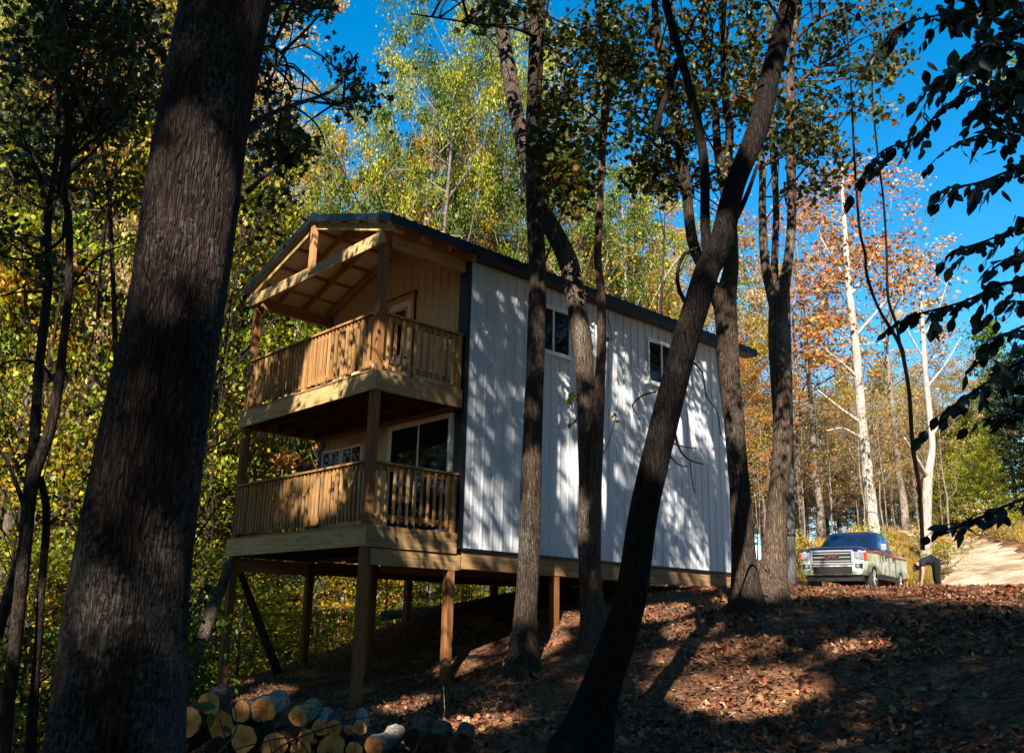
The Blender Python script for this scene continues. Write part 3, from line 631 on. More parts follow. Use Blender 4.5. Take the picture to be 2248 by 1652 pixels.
slim = near_tree('slim_maple', 'slim dark sapling trunk between the stem clump and the massive oak', 'tree',
    [([(300,1500,12),(285,1300,12),(262,1000,12),(252,724,11),(248,600,10),(242,480,9),(240,430,8),(225,330,6),(215,200,5)], 14)], M['darkbark'],
    dict(boxes=[(160,330,180,480,13,15,16)], n=1000, size=.11, mat=M['leaf_maple'], r=.4), branches=[([(250,690,5),(290,640,4),(330,620,3)],[14,14]),([(246,480,5),(200,430,4),(180,400,3)],[14,14])], sides=8, seed=10)
vine = near_tree('twisted_sapling', 'thin dark twisting sapling leaning left beside the pale trunk near the truck', 'tree',
    [([(2026,1205,9),(2019,1074,9),(2004,980,9),(1997,871,9),(1986,800,9),(1975,755,9),(1928,675,7),(1903,602,7),(1900,560,6),(1888,508,6),(1879,399,5),(1873,290,5),(1866,150,4),(1855,20,3)], [27,18,15]),
     ([(1976,760,7),(1968,711,6),(1950,653,6),(1946,544,5),(1939,435,5),(1928,348,4),(1915,200,4),(1920,60,3)], [19,16])], M['darkbark'], sides=7, seed=12, rough=.08)
# ================================================================== woods behind: a few tree kinds, copied
def limb_tree(H, r0, nl, crown0, spread, rs, lean=.03, up=.55, second=2):
    """trunk and limbs; returns geometry and the tips where foliage sits"""
    g = G(); n = 10; z = np.linspace(-.3,H*.96,n); wob = np.cumsum(rs.randn(n,2)*lean*H/n, 0)
    P = np.stack([wob[:,0],wob[:,1],z],1); S = spline(np.c_[P, r0*(1-.9*np.linspace(0,1,n))+.01], H/26); g.tube(S[:,:3], S[:,3], 7, .05, rs.randint(99))
    tips = []
    for k in range(nl):
        f = crown0+(1-crown0)*(k+.5)/nl; i = int(f*(len(S)-1)); a = S[i,:3]; az = k*2.4+rs.rand(); ln = spread*(1.15-.75*abs(f-.6*crown0-.35))*rs.uniform(.7,1.15)
        d = np.array([math.cos(az),math.sin(az),up+rs.uniform(-.25,.3)]); b = a+d*ln*.5+rs.randn(3)*.08*ln; c = a+d*ln+np.array([0,0,.12*ln])+rs.randn(3)*.1*ln
        L = spline([a,b,c], H/24); rr = max(.02, S[i,3]*.5); g.tube(L, np.linspace(rr,.012,len(L)), 4, 0, 1, cap=False)
        tips += [c, (b+c)/2]
        for q in range(second):
            e = L[rs.randint(len(L)//3,len(L))]; f2 = e+rs.randn(3)*ln*.28+np.array([0,0,.1*ln]); L2 = spline([e,(e+f2)/2+rs.randn(3)*.05*ln,f2],.6); g.tube(L2, np.linspace(rr*.4,.008,len(L2)), 3, 0, 1, cap=False); tips.append(f2)
    tips.append(S[-1,:3]); return g, np.array(tips)
PROTO = {}
def proto(kind, var):
    rs = np.random.RandomState(kind*31+var*7+3)
    H, r0, nl, c0, sp, n, sz, rr, shape = {0:(18,.22,20,.34,4.6,19000,.14,.72,'rhomb'),1:(20,.2,18,.42,3.2,13500,.14,.62,'rhomb'),2:(20,.24,14,.40,4.4,3600,.17,.9,'maple'),
        3:(6,.05,10,.22,2.0,2600,.105,.62,'rhomb'),4:(10,.06,10,.35,1.7,320,.13,.8,'rhomb'),5:(14,.2,26,.12,3.3,9000,.22,.62,'rhomb'),6:(1.6,.02,7,.1,.8,420,.12,.35,'rhomb')}[kind]
    g, tips = limb_tree(H, r0, nl, c0, sp, rs, .05 if kind != 5 else .01, {0:.6,1:.7,2:.8,3:.25,4:1.1,5:.08,6:.7}[kind], 2 if kind < 3 else 1)
    if kind == 5:                                       # conifer: spread shrinks to the top
        g = G(); g.tube([(0,0,-.3),(0,0,H*.5),(0,0,H)],[r0,r0*.6,.02],7); tips = []
        for k in range(60):
            f = .12+.88*(k/60); az = k*2.39; ln = 3.4*(1-f)**.75+.3
            for q in (.35,.6,.8,1.0): tips.append((math.cos(az)*ln*q, math.sin(az)*ln*q, H*f+.18*ln*q+rs.randn()*.1))
            g.tube([(0,0,H*f),(math.cos(az)*ln,math.sin(az)*ln,H*f+.18*ln)],[.04*(1-f)+.01,.008],3,0,1,cap=False)
        tips = np.array(tips)
    t = thing({0:'broadleaf_tree',1:'tall_tree',2:'sycamore_tree',3:'understory_sapling',4:'bare_sapling',5:'pine_tree',6:'shrub'}[kind], (0,0,0), 'x', 'tree')
    tr = g.build('trunk', M['palebark'], t, smooth=True); gc = G()
    rads = rr*rs.uniform(.6,1.3,len(tips))
    C = clump_pts(tips, rads, n, rs, .5 if kind != 3 else .22)
    leaves(gc, C, sz, shape, rs, .5 if kind != 3 else 1.2, .25 if kind != 3 else .05)
    cr = gc.build('crown', M['leaf_lime'], t)
    for o in (t, tr, cr): COL.objects.unlink(o)
    PROTO[(kind,var)] = (t, tr, cr)
    return PROTO[(kind,var)]
for k, nv in ((0,3),(1,3),(2,2),(3,3),(4,3),(5,2),(6,2)):
    for v_ in range(nv): proto(k, v_)
NV = {0:3,1:3,2:2,3:3,4:3,5:2,6:2}; HP = {0:18,1:20,2:20,3:6,4:10,5:14,6:1.6}
LAB = {  # (kind, leaf) -> label, group
 'leaf_lime':'yellow-green', 'leaf_gold':'golden-yellow', 'leaf_green':'green', 'leaf_orange':'orange', 'leaf_tan':'tan-brown', 'leaf_dark':'dark green', 'leaf_maple':'dark mixed-colour'}
_rt = np.random.RandomState(77)
def plant(px, top, hd, kind, leaf, where, bk='palebark', wide=1.0, label=None, pos=None, H=None, cat=None, grp=None):
    if pos is None:
        p = at(px, 1100, hd); z0 = gz(p[0],p[1]); zt = at(px, top, hd)[2]; h = max(1.0, zt-z0) if H is None else H
    else: p = np.array(pos); z0 = gz(p[0],p[1]); h = H
    src = PROTO[(kind, _rt.randint(NV[kind]))]; s = h/HP[kind]
    nm = {0:'broadleaf tree',1:'tall slender tree',2:'sparse sycamore',3:'layered understory sapling',4:'thin bare-stemmed sapling',5:'pine',6:'low leafy shrub'}[kind]
    o = src[0].copy(); COL.objects.link(o); o.location = (p[0],p[1],z0-.05); o.rotation_euler = (0,0,_rt.uniform(0,6.28)); hs_ = (s if s < 1 else s**.35)
    o.scale = (hs_*wide*_rt.uniform(.9,1.1), hs_*wide*_rt.uniform(.9,1.1), s)
    for k in (1,2):
        c = src[k].copy(); COL.objects.link(c); c.parent = o
        c.material_slots[0].link = 'OBJECT'; c.material_slots[0].material = M[bk] if k == 1 else M[leaf]
    o['label'] = label or f'{LAB[leaf]} {nm} {where}'; o['category'] = cat or ('shrub' if kind == 6 else 'tree'); o['group'] = grp or f'{LAB[leaf]} {nm}s {where}'
    return o
B1 = 'in the woods behind the porch'; B2 = 'in the woods above the cabin roof'; B3 = 'beyond the truck'; BL = 'across the hollow left of the cabin'
for a in [(545,300,46,0,'leaf_gold'),(598,340,52,0,'leaf_tan'),(655,310,50,1,'leaf_gold'),(722,450,54,0,'leaf_lime'),(772,520,42,0,'leaf_green'),(690,500,36,0,'leaf_green'),(575,450,37,0,'leaf_lime'),(520,340,35,1,'leaf_lime'),(640,580,31,0,'leaf_green'),(500,520,40,0,'leaf_gold'),(740,640,34,0,'leaf_lime'),(600,700,40,1,'leaf_gold')]:
    plant(*a, B1, wide=.62)
for a in [(950,15,31,0,'leaf_lime'),(895,80,33,0,'leaf_green'),(1000,120,38,1,'leaf_lime'),(1130,150,40,1,'leaf_gold'),(930,240,44,0,'leaf_lime'),(870,300,46,1,'leaf_gold'),(1040,480,52,0,'leaf_lime'),(850,560,44,0,'leaf_gold'),(1290,520,50,0,'leaf_lime'),(1200,560,54,0,'leaf_gold'),(1075,50,37,0,'leaf_lime'),(1010,260,41,1,'leaf_gold'),(905,390,35,0,'leaf_gold'),(1120,310,34,0,'leaf_green'),(835,340,39,0,'leaf_green'),(1000,420,46,0,'leaf_orange'),(1070,380,44,1,'leaf_gold'),(960,520,50,0,'leaf_gold'),
          (1230,430,39,0,'leaf_gold'),(1310,430,43,0,'leaf_lime'),(1395,440,41,1,'leaf_lime'),(1460,500,47,0,'leaf_gold'),(1250,240,36,0,'leaf_green'),(1180,350,45,1,'leaf_orange'),(1350,560,52,0,'leaf_gold'),(1420,600,56,0,'leaf_lime'),(1520,640,52,1,'leaf_tan'),(1330,330,38,1,'leaf_green')]:
    plant(*a, B2, wide=.58)
plant(1366,380,40,2,'leaf_lime',B2,'whitebark',.7)
for a in [(1590,690,50,0,'leaf_gold'),(1680,640,58,2,'leaf_tan'),(1640,780,46,0,'leaf_orange'),(1715,690,52,2,'leaf_tan')]: plant(*a, B3)
for a in [(1985,520,54,2,'leaf_tan'),(1795,420,52,2,'leaf_orange'),(1755,600,56,2,'leaf_tan')]: plant(*a, B3, 'palebark', 1.0)
for k in range(34):
    plant(_rt.uniform(1560,2130), _rt.uniform(800,960), _rt.uniform(52,80), 4 if k % 3 else 0, ('leaf_tan','leaf_gold','leaf_tan','leaf_lime')[k % 4], B3)
for k in range(30):
    plant(_rt.uniform(1600,2080), _rt.uniform(830,1060), _rt.uniform(40,56), 4, ('leaf_tan','leaf_gold')[k % 2], B3)
for a in [(2095,915,52,'leaf_lime'),(2140,900,47,'leaf_lime'),(2175,960,45,'leaf_lime'),(2185,860,60,'leaf_green'),(2230,800,52,'leaf_dark'),(2280,760,50,'leaf_dark'),(2060,960,62,'leaf_lime'),(2210,700,66,'leaf_green')]:
    plant(a[0],a[1],a[2],5,a[3],'beside the gravel road')
for k in range(52):
    px = _rt.uniform(-160,500); hd = _rt.uniform(24,50)
    plant(px, (_rt.uniform(-250,420) if hd < 36 else _rt.uniform(150,600)) if px < 330 else _rt.uniform(300,650), hd, _rt.choice([0,1,1]), ('leaf_lime','leaf_gold','leaf_gold','leaf_orange','leaf_lime','leaf_tan','leaf_green')[k % 7], BL, ('palebark','darkbark','midbark','darkbark')[k % 4], wide=.8)
for k in range(16): plant(_rt.uniform(-60,520), _rt.uniform(350,900), _rt.uniform(17,30), 4, ('leaf_lime','leaf_green')[k % 2], BL, 'darkbark')
for k in range(14): plant(_rt.uniform(560,1480), _rt.uniform(380,620), _rt.uniform(26,44), 4, ('leaf_gold','leaf_lime')[k % 2], B2, ('darkbark','palebark')[k % 2])
for a in [(45,-150,25),(215,250,26),(335,480,27),(455,380,26),(90,300,26)]: plant(a[0],a[1],a[2],2,'leaf_lime',BL,'midbark',.8)
for k in range(36):
    px = _rt.uniform(-200,1560); hd = _rt.uniform(55,85); top = _rt.uniform(560,800) if not 580 < px < 860 else _rt.uniform(640,800)
    plant(px, top, hd, 0, ('leaf_gold','leaf_lime','leaf_tan','leaf_orange','leaf_green')[k % 5], 'on the far hillside', wide=1.5)
for k in range(95):
    px = _rt.uniform(-80,1130) if k % 3 else _rt.uniform(380,1080); hd = _rt.uniform(19.5,36)
    plant(px, _rt.uniform(1000,1330) if px < 520 else _rt.uniform(1180,1340), hd, 3, ('leaf_lime','leaf_gold','leaf_lime','leaf_green')[k % 4], 'in the hollow below the cabin', 'midbark', wide=1.25)
for k in range(26):
    px = _rt.uniform(-60,480); hd = _rt.uniform(12.5,20); p = at(px,1400,hd)
    if p[0] > -4.8 and p[1] > -.6: continue
    plant(px, 0, hd, 6, ('leaf_green','leaf_dark','leaf_lime')[k % 3], 'on the bank by the stem clump', 'midbark', H=_rt.uniform(.8,1.7))
for k in range(40):
    px = _rt.choice([_rt.uniform(1715,1765),_rt.uniform(1985,2090),_rt.uniform(1880,2110)]); hd = _rt.uniform(31,44)
    plant(px, 0, hd, 6, ('leaf_gold','leaf_lime','leaf_tan')[k % 3], 'on the verge behind the truck', 'midbark', H=_rt.uniform(.5,1.2))
for k in range(46):
    plant(_rt.uniform(1540,2120), _rt.uniform(900,1060), _rt.uniform(58,92), 0, ('leaf_tan','leaf_gold','leaf_tan','leaf_lime','leaf_orange')[k % 5], 'in the golden thicket beyond the truck', wide=1.3)
for k in range(3):
    px, hd = _rt.uniform(2340,2460), _rt.uniform(34,52); plant(px, 0, hd, (1,4)[k % 2], ('leaf_gold','leaf_lime')[k % 2], 'on the bank above the road', H=_rt.uniform(9,15))
for k in range(16):
    px = _rt.uniform(2120,2290); hd = _rt.uniform(38,50); plant(px, 0, hd, 6, ('leaf_gold','leaf_tan','leaf_lime')[k % 3], 'on the bank above the road', 'midbark', H=_rt.uniform(.6,1.5))
_k = 0
while _k < 80:                                            # unseen trees added round the clearing to cut the sky fill
    a_ = _rt.uniform(0,6.28); r_ = _rt.uniform(20,62); q_ = np.array([4+r_*math.cos(a_), -2+r_*math.sin(a_)])
    x_, y_, z_ = project(np.array([[q_[0],q_[1],2.0]]))
    if z_[0] > 0 and -350 < x_[0] < 2650: continue
    h_ = _rt.uniform(19,26); blk = False
    for tx_, ty_, tz_ in ((-12,4,-5),(-24,10,-7),(-20,-2,-8),(-38,15,-5),(-6,-6,-2),(-2,18,0),(0,30,1),(4,10,-.5),(0,6,0),(5,3,-1),(10,5,-1),(-3,0,1),(-14,22,2),(-30,28,0),(-8,34,3),(-15,10,6),(-5,14,6)):
        dv = q_-np.array([tx_,ty_]); al = dv@SUN_H; pe = abs(dv[0]*SUN_H[1]-dv[1]*SUN_H[0])
        if al > 0 and pe < 6.5 and tz_+al*math.tan(SUN_EL) < h_-2.0: blk = True
    if blk: continue
    plant(0, 0, 0, _k % 2, ('leaf_green','leaf_lime','leaf_maple')[_k % 3], 'out of view round the clearing, added to block skylight', 'midbark', pos=(q_[0],q_[1],0), H=h_, wide=1.7); _k += 1
_k = 0
while _k < 44:                                            # unseen saplings added behind the camera to block low skylight
    a_ = _rt.uniform(0,6.28); r_ = _rt.uniform(7,19); q_ = np.array([12+r_*math.cos(a_), -8+r_*math.sin(a_)])
    x_, y_, z_ = project(np.array([[q_[0],q_[1],0.0]]))
    if z_[0] > -2.5: continue
    if (q_-CAM[:2])@SUN_H > 0 and np.linalg.norm(q_-CAM[:2]) < 9: continue
    plant(0, 0, 0, 3, ('leaf_green','leaf_lime')[_k % 2], 'out of view behind the camera, added to block low skylight', 'midbark', pos=(q_[0],q_[1],0), H=_rt.uniform(4,6.5), wide=1.3); _k += 1
# the two pale trees that stand by the road, drawn from their own outlines
def pale_tree(name, label, pix, hd, brs, boxes, n, mt, seed):
    return near_tree(name, label, 'tree', [(pix, hd)], M['whitebark'], dict(boxes=boxes, n=n, size=.2, shape='maple', mat=mt, r=.8, gap=False) if n else None, brs, 9, seed, 1.1, .03)
pale_tree('sycamore_tree', 'tall white sycamore trunk with bare lower limbs and orange leaves behind the truck',
    [(1921,1165,30),(1910,1089,26),(1899,980,23),(1888,871,20),(1879,762,18),(1866,653,16),(1859,580,14),(1855,508,11),(1850,430,8),(1848,350,5)], 42,
    [([(1894,930,9),(1850,900,7),(1800,860,5),(1760,830,3)],[42,42]),([(1884,830,8),(1840,790,6),(1790,750,4)],[42,41]),([(1876,740,8),(1920,690,6),(1960,640,4)],[42,42]),([(1866,650,7),(1900,600,6),(1925,540,4)],[42,43]),([(1862,620,7),(1830,570,5),(1800,520,4)],[42,42]),([(1890,960,8),(1850,940,5),(1815,945,3)],[42,42])],
    [(1750,1960,360,640,40,45,54),(1750,1850,640,800,40,44,16),(1940,2040,460,640,41,46,14)], 3000, M['leaf_orange'], 41)
pale_tree('pale_roadside_tree', 'pale bare-limbed trunk at the edge of the road behind the person',
    [(2033,1200,24),(2037,1052,20),(2046,994,15),(2044,943,14),(2033,835,13),(2026,726,10),(2020,640,6)], 35,
    [([(2044,960,6),(2070,920,5),(2100,890,3)],[35,35]),([(2035,850,6),(2075,800,4),(2110,740,2)],[35,35]),([(2030,790,5),(1995,730,4),(1975,680,2)],[35,35]),([(2027,740,4),(2060,680,3),(2080,620,2)],[35,35]),([(2037,1050,9),(2015,1010,7),(1985,960,4)],[35,34])],
    [(1960,2090,560,700,34,36,10)], 160, M['leaf_tan'], 43)

# ================================================================== canopy of the wood behind the photographer (unseen; leaf clumps placed to shape its shade on the slope)
def ground_hit(px, py):
    r = ray(px,py); t = np.arange(3,60,.05); Pq = CAM+r*t[:,None]; d = Pq[:,2]-gz(Pq[:,0],Pq[:,1]); i = np.argmax(d < 0)
    return Pq[i]
HOLES = []
for px, py, r in [(1450,1345,.42),(1520,1380,.30),(1640,1420,.30),(1512,1440,.32),(1500,1490,.38),(1550,1500,.42),(1600,1520,.42),(1640,1542,.34),(1720,1498,.36),(1883,1423,.26),(1250,1360,.3),(915,1550,.34),(1030,1596,.28),(1075,1586,.24),(950,1442,.28)]:
    HOLES.append((ground_hit(px,py), r*1.2))
def hy(px,py,Yp): r = ray(px,py); t = (Yp-CAM[1])/r[1]; return CAM+r*t
def hx(px,py,Xp): r = ray(px,py); t = (Xp-CAM[0])/r[0]; return CAM+r*t
for px,py,r in [(705,770,.42),(745,765,.4),(675,860,.30),(735,840,.30),(790,545,.34),(690,545,.16),(640,1070,.30),(700,1065,.32),(745,1050,.25)]: HOLES.append((hy(px,py,.0), r))
for px,py,r in [(830,765,.22),(950,1185,.22),(1000,1240,.2),(985,1380,.3),(1218,1310,.2)]: HOLES.append((hx(px,py,-.05), r))
for px,py,hd,r in [(425,395,5.3,.24),(400,330,5.3,.12),(365,540,5.3,.14),(340,620,5.3,.1),(280,980,5.3,.24),(262,1170,5.3,.28),(240,1260,5.3,.24),(195,1340,5.3,.2),(60,1000,11,.14),(110,920,11,.14),(145,620,11,.12),(1160,1220,14.4,.40),(1160,1290,14.4,.30),(1160,1120,14.4,.15),(1690,1190,15.5,.42),(1690,1250,15.5,.3),(1605,880,15,.28),(1610,780,15,.2),(1640,1230,15,.3),(1275,760,14.8,.3),(1262,640,15,.25),(1735,330,15.6,.3),(1735,560,15.6,.3),(1105,120,16,.8),(1500,400,15,.3),(1665,260,10,.25),(40,1290,10.8,.22),(85,1420,11.2,.15),(485,1300,14,.4)]:
    HOLES.append((at(px,py,hd), r))
HC = np.array([h[0] for h in HOLES]); HR = np.array([h[1] for h in HOLES])+.11
def clear(Q, k=1.0):
    """True where a leaf at Q would not shade one of the sunlit spots"""
    ok = np.ones(len(Q), bool)
    for c, r in zip(HC, HR):
        d = Q-c; t = d@SUN; ok &= (np.linalg.norm(d-t[:,None]*SUN, axis=1) > r*k)
    return ok
rs = np.random.RandomState(5)
def targets(n, x0,x1,y0,y1,z0,z1, ground=False):
    Pq = np.stack([rs.uniform(x0,x1,n), rs.uniform(y0,y1,n), rs.uniform(z0,z1,n)], 1)
    if ground: Pq[:,2] = gz(Pq[:,0],Pq[:,1])+rs.uniform(0,.5,n)
    return Pq
T = []
gt = targets(2300,-6,16,-9,8.6,0,0,True); _e0, _e1 = ground_hit(1720,1318), ground_hit(2248,1352); u = (_e0[1]+(_e1[1]-_e0[1])*(gt[:,0]-_e0[0])/(_e1[0]-_e0[0]))-gt[:,1]-.3; T.append(gt[(u > 0) | (rs.rand(len(gt)) < .10)])
wl = targets(170,0,0,1.8,9.5,-.3,4.9); nzv = np.sin(wl[:,1]*2.1+wl[:,2]*1.6)+np.sin(wl[:,1]*1.1-wl[:,2]*2.3+1)+.7*np.sin(wl[:,2]*3+wl[:,1]*3.3); T.append(wl[(nzv > -.1) | (wl[:,1] < 3.1) & (wl[:,2] > 2.4)])
T.append(targets(330,-4.6,.1,-.1,.1,-.4,5.6)); T.append(targets(420,-4.6,.1,-.1,1.8,-2.8,-.3))
T.append(targets(1500,-6,6,-10,3,2,9)); T.append(targets(420,3.5,8,-7.5,-3.5,-2.5,5)); T.append(targets(420,4.5,9,-1,4,2,11)); T.append(targets(700,7,13,-4,5,-1,6)); T.append(targets(420,4.3,6.6,-1.3,1.3,-2.6,6)); T.append(targets(260,.2,1.2,2.2,4.6,-2,9)); T.append(targets(160,2,3.2,5.6,7.4,-1,8))
T = np.vstack(T); t = (rs.uniform(9.5,19,len(T))-T[:,2])/SUN[2]; Q = T+SUN*t[:,None]
px, py, z = project(Q); seen = (z > 0) & (px > -260) & (px < 2520) & (py > -420) & (py < 1900)
Q = Q[~seen]
EX = np.stack([rs.uniform(-4,36,9000), rs.uniform(-34,14,9000), rs.uniform(9,19,9000)], 1); EX = EX[np.linalg.norm(EX[:,:2]-np.array([14,-9]),axis=1) < 22]  # extra unseen clumps added overhead to dim the sky fill
px, py, z = project(EX); EX = EX[~((z > 0) & (px > -320) & (px < 2600) & (py > -500) & (py < 2000))]; Q = np.vstack([Q, EX])
def lit_ok(Q):
    ft = Q-SUN*((Q[:,2]+.6)/SUN[2])[:,None]; edge = _e0[1]+(_e1[1]-_e0[1])*(ft[:,0]-_e0[0])/(_e1[0]-_e0[0])
    high = Q-SUN*(Q[:,0]/SUN[0])[:,None]; onwall = (high[:,1] > 1.8) & (high[:,1] < 9.5) & (high[:,2] > -.3) & (high[:,2] < 4.9)
    nz = np.sin(high[:,1]*2.1+high[:,2]*1.6)+np.sin(high[:,1]*1.1-high[:,2]*2.3+1)+.7*np.sin(high[:,2]*3+high[:,1]*3.3)
    low = Q-SUN*((Q[:,2]+4)/SUN[2])[:,None]
    return ((low[:,0] > -8.5) | (rs.rand(len(Q)) < .07)) & ((ft[:,1] < edge-.2) | onwall) & (~onwall | (nz > .55) | ((high[:,1] < 3.1) & (high[:,2] > 2.4)))
Q = Q[lit_ok(Q) | (rs.rand(len(Q)) < .04)]; Q = Q[clear(Q,.9)]
TR = np.array([(30,-14),(27,8),(22,-26),(2,-27),(16.5,-13.5),(10.5,-15),(21,-9),(6,-18),(20,-18),(24,-1),(13,-21),(18.5,-3.5)])
own = np.argmin(((Q[:,None,:2]-TR[None])**2).sum(-1), 1)
for k, (tx, ty) in enumerate(TR):
    cl = Q[own == k]
    if len(cl) < 5: continue
    zb = gz(tx,ty); H = max(cl[:,2].max()-2, 12)
    tt = thing('canopy_tree', (tx,ty,zb), 'tall green broadleaf tree in the wood facing the porch, across the slope from the cabin', 'tree', 'tall trees facing the cabin across the slope')
    g = G(); S = spline([(tx,ty,zb-.3,.32),(tx+.2,ty-.1,zb+H*.4,.26),(tx-.1,ty+.2,zb+H*.75,.16),(tx,ty,zb+H,.05)], .6); g.tube(S[:,:3],S[:,3],10,.05,k); g.build('trunk', M['darkbark'], tt, smooth=True)
    gb = G()
    for c in cl[rs.permutation(len(cl))[:34]]:
        i = np.argmin(np.abs(S[:,2]-(c[2]-.35*np.linalg.norm(c[:2]-(tx,ty))))); i = max(len(S)//3, i); a = S[i,:3]; Pq = spline([a,(a+c)/2+rs.randn(3)*.3,c],.6)
        kp = clear(Pq, 1.0)
        if kp.all(): gb.tube(Pq, np.linspace(max(.03,S[i,3]*.4),.01,len(Pq)), 4, 0, 1, cap=False)
    if gb.n: tag(gb.build('branches', M['darkbark'], tt, smooth=True), kind='stuff')
    C = clump_pts(cl, .8, len(cl)*18, rs, .5); pxx, pyy, zz = project(C); C = C[~((zz > 0) & (pxx > -120) & (pxx < 2370) & (pyy > -200) & (pyy < 1750))]; C = C[clear(C)]
    gc = G(); leaves(gc, C, .22, 'rhomb', rs, .8, .1); gc.build('crown', M['leaf_shadow'], tt)
# ================================================================== pickup truck (local frame: x ahead, y to its left, z up)
def lmesh(g, name, mat, parent, smooth=False):
    me = mesh_np(name, np.concatenate(g.v), g.f, smooth); me.materials.append(mat); o = bpy.data.objects.new(name, me); COL.objects.link(o); o.parent = parent; return o
m, nt, b = newmat('truck_wrap_paint'); b.inputs['Roughness'].default_value = .28; b.inputs['Specular IOR Level'].default_value = .5
v = coords(nt, (1,1,1), False); n1 = noise(nt, v, 2.6, 5, .6, .5); n2 = noise(nt, coords(nt,(3,3,1.2),False), 2.4, 5, .65, .4)
r1 = ramp(nt, n1, [(.34,(.08,.10,.12)),(.45,(.36,.40,.36)),(.56,(.52,.56,.48)),(.66,(.32,.42,.07))]); r2 = ramp(nt, n2, [(.36,(.35,.42,.45)),(.5,(1,1,1))])
nt.links.new(mix(nt, r1.outputs[0], r2.outputs[0], 1.0, 'MULTIPLY'), b.inputs['Base Color']); M['wrap'] = m
M['tblue'] = simple('truck_blue_paint', (.006,.015,.06), .15, .2, .6); M['tred'] = simple('truck_red_stripe', (.5,.01,.02), .3)
M['chrome'] = simple('chrome', (.55,.55,.57), .25, .6); M['black'] = simple('black_plastic', (.008,.008,.009), .5); M['tyre'] = simple('tyre_rubber', (.02,.02,.022), .85)
m, nt, b = newmat('truck_glass'); b.inputs['Base Color'].default_value = (.02,.05,.10,1); b.inputs['Roughness'].default_value = .02; b.inputs['Specular IOR Level'].default_value = .9; b.inputs['Metallic'].default_value = .25; b.inputs['Base Color'].default_value = (.006,.016,.035,1); M['tglass'] = m
M['lens'] = simple('headlight_lens', (.35,.37,.40), .08, .5, .8); M['amber'] = simple('red_reflector', (.55,.03,.015), .15)
hx_, hy_ = .216, -.973; FL = at(1904,1283,26.6); cen = FL[:2]-2.7*np.array([hx_,hy_])-.945*np.array([-hy_,hx_])
truck = thing('pickup_truck', (cen[0],cen[1],-.235), 'pickup truck with pale mottled wrap, dark blue hood and red side stripe', 'pickup truck')
truck.rotation_euler = (0,0,math.atan2(hy_,hx_)); truck.scale = (1,1,1.06)
st = [(2.70,.80,.50,.96),(2.66,.90,.42,1.06),(2.35,.945,.42,1.12),(1.2,.945,.42,1.18),(.3,.945,.42,1.17),(-.8,.945,.42,1.17),(-2.55,.94,.45,1.20),(-2.70,.915,.50,1.17)]
g = G(); V = []
for x, hw, zb, zt in st:
    h = [(hw*.90,zb),(hw*.985,zb+.10),(hw,zb+.28),(hw*.985,zt-.20),(hw*.975,zt-.05),(hw*.90,zt),(hw*.4,zt+.03)]
    V += [(x,y,z) for y, z in h]+[(x,-y,z) for y, z in h[::-1]]
K = 14; n = len(st); i, j = np.meshgrid(np.arange(n-1), np.arange(K), indexing='ij'); j2 = (j+1) % K
g.add(V, np.stack([i*K+j,(i+1)*K+j,(i+1)*K+j2,i*K+j2],-1).reshape(-1,4), [np.arange(K)], [((n-1)*K+np.arange(K))[::-1]])
body = lmesh(g, 'body', M['wrap'], truck)
cut = G()
for x in (1.75,-1.51):
    a = np.linspace(0,2*np.pi,28,endpoint=False)
    for s in (1,-1):
        V = [(x+.475*math.cos(q), s*.60, .40+.475*math.sin(q)) for q in a]+[(x+.475*math.cos(q), s*1.2, .40+.475*math.sin(q)) for q in a]
        k = np.arange(28); q_ = np.stack([k,(k+1)%28,28+(k+1)%28,28+k],1); caps = [k[::-1]],[28+k]
        if s < 0: q_ = q_[:,::-1]; caps = [k],[(28+k)[::-1]]
        cut.add(V, q_, *caps)
co = lmesh(cut, 'cutter', M['black'], None)
md = body.modifiers.new('arches','BOOLEAN'); md.operation = 'DIFFERENCE'; md.object = co; md.solver = 'EXACT'
co.parent = truck; bpy.context.view_layer.update()
dg = bpy.context.evaluated_depsgraph_get(); me = bpy.data.meshes.new_from_object(body.evaluated_get(dg)); body.modifiers.clear(); body.data = me
bpy.data.objects.remove(co)
bv = body.modifiers.new('soft','BEVEL'); bv.width = .02; bv.segments = 2; bv.limit_method = 'ANGLE'; bv.angle_limit = .35
g = G(); hst = [(2.70,.70,1.085),(2.62,.86,1.125),(2.3,.92,1.175),(1.75,.92,1.22),(1.15,.90,1.25)]; V = []
for x, hw, z in hst: V += [(x,hw,z-.06),(x,hw*.8,z+.012),(x,hw*.4,z+.035),(x,-hw*.4,z+.035),(x,-hw*.8,z+.012),(x,-hw,z-.06)]
i, j = np.meshgrid(np.arange(4), np.arange(5), indexing='ij'); g.add(V, np.stack([i*6+j,i*6+j+1,(i+1)*6+j+1,(i+1)*6+j],-1).reshape(-1,4)); lmesh(g,'hood',M['tblue'],truck,True)
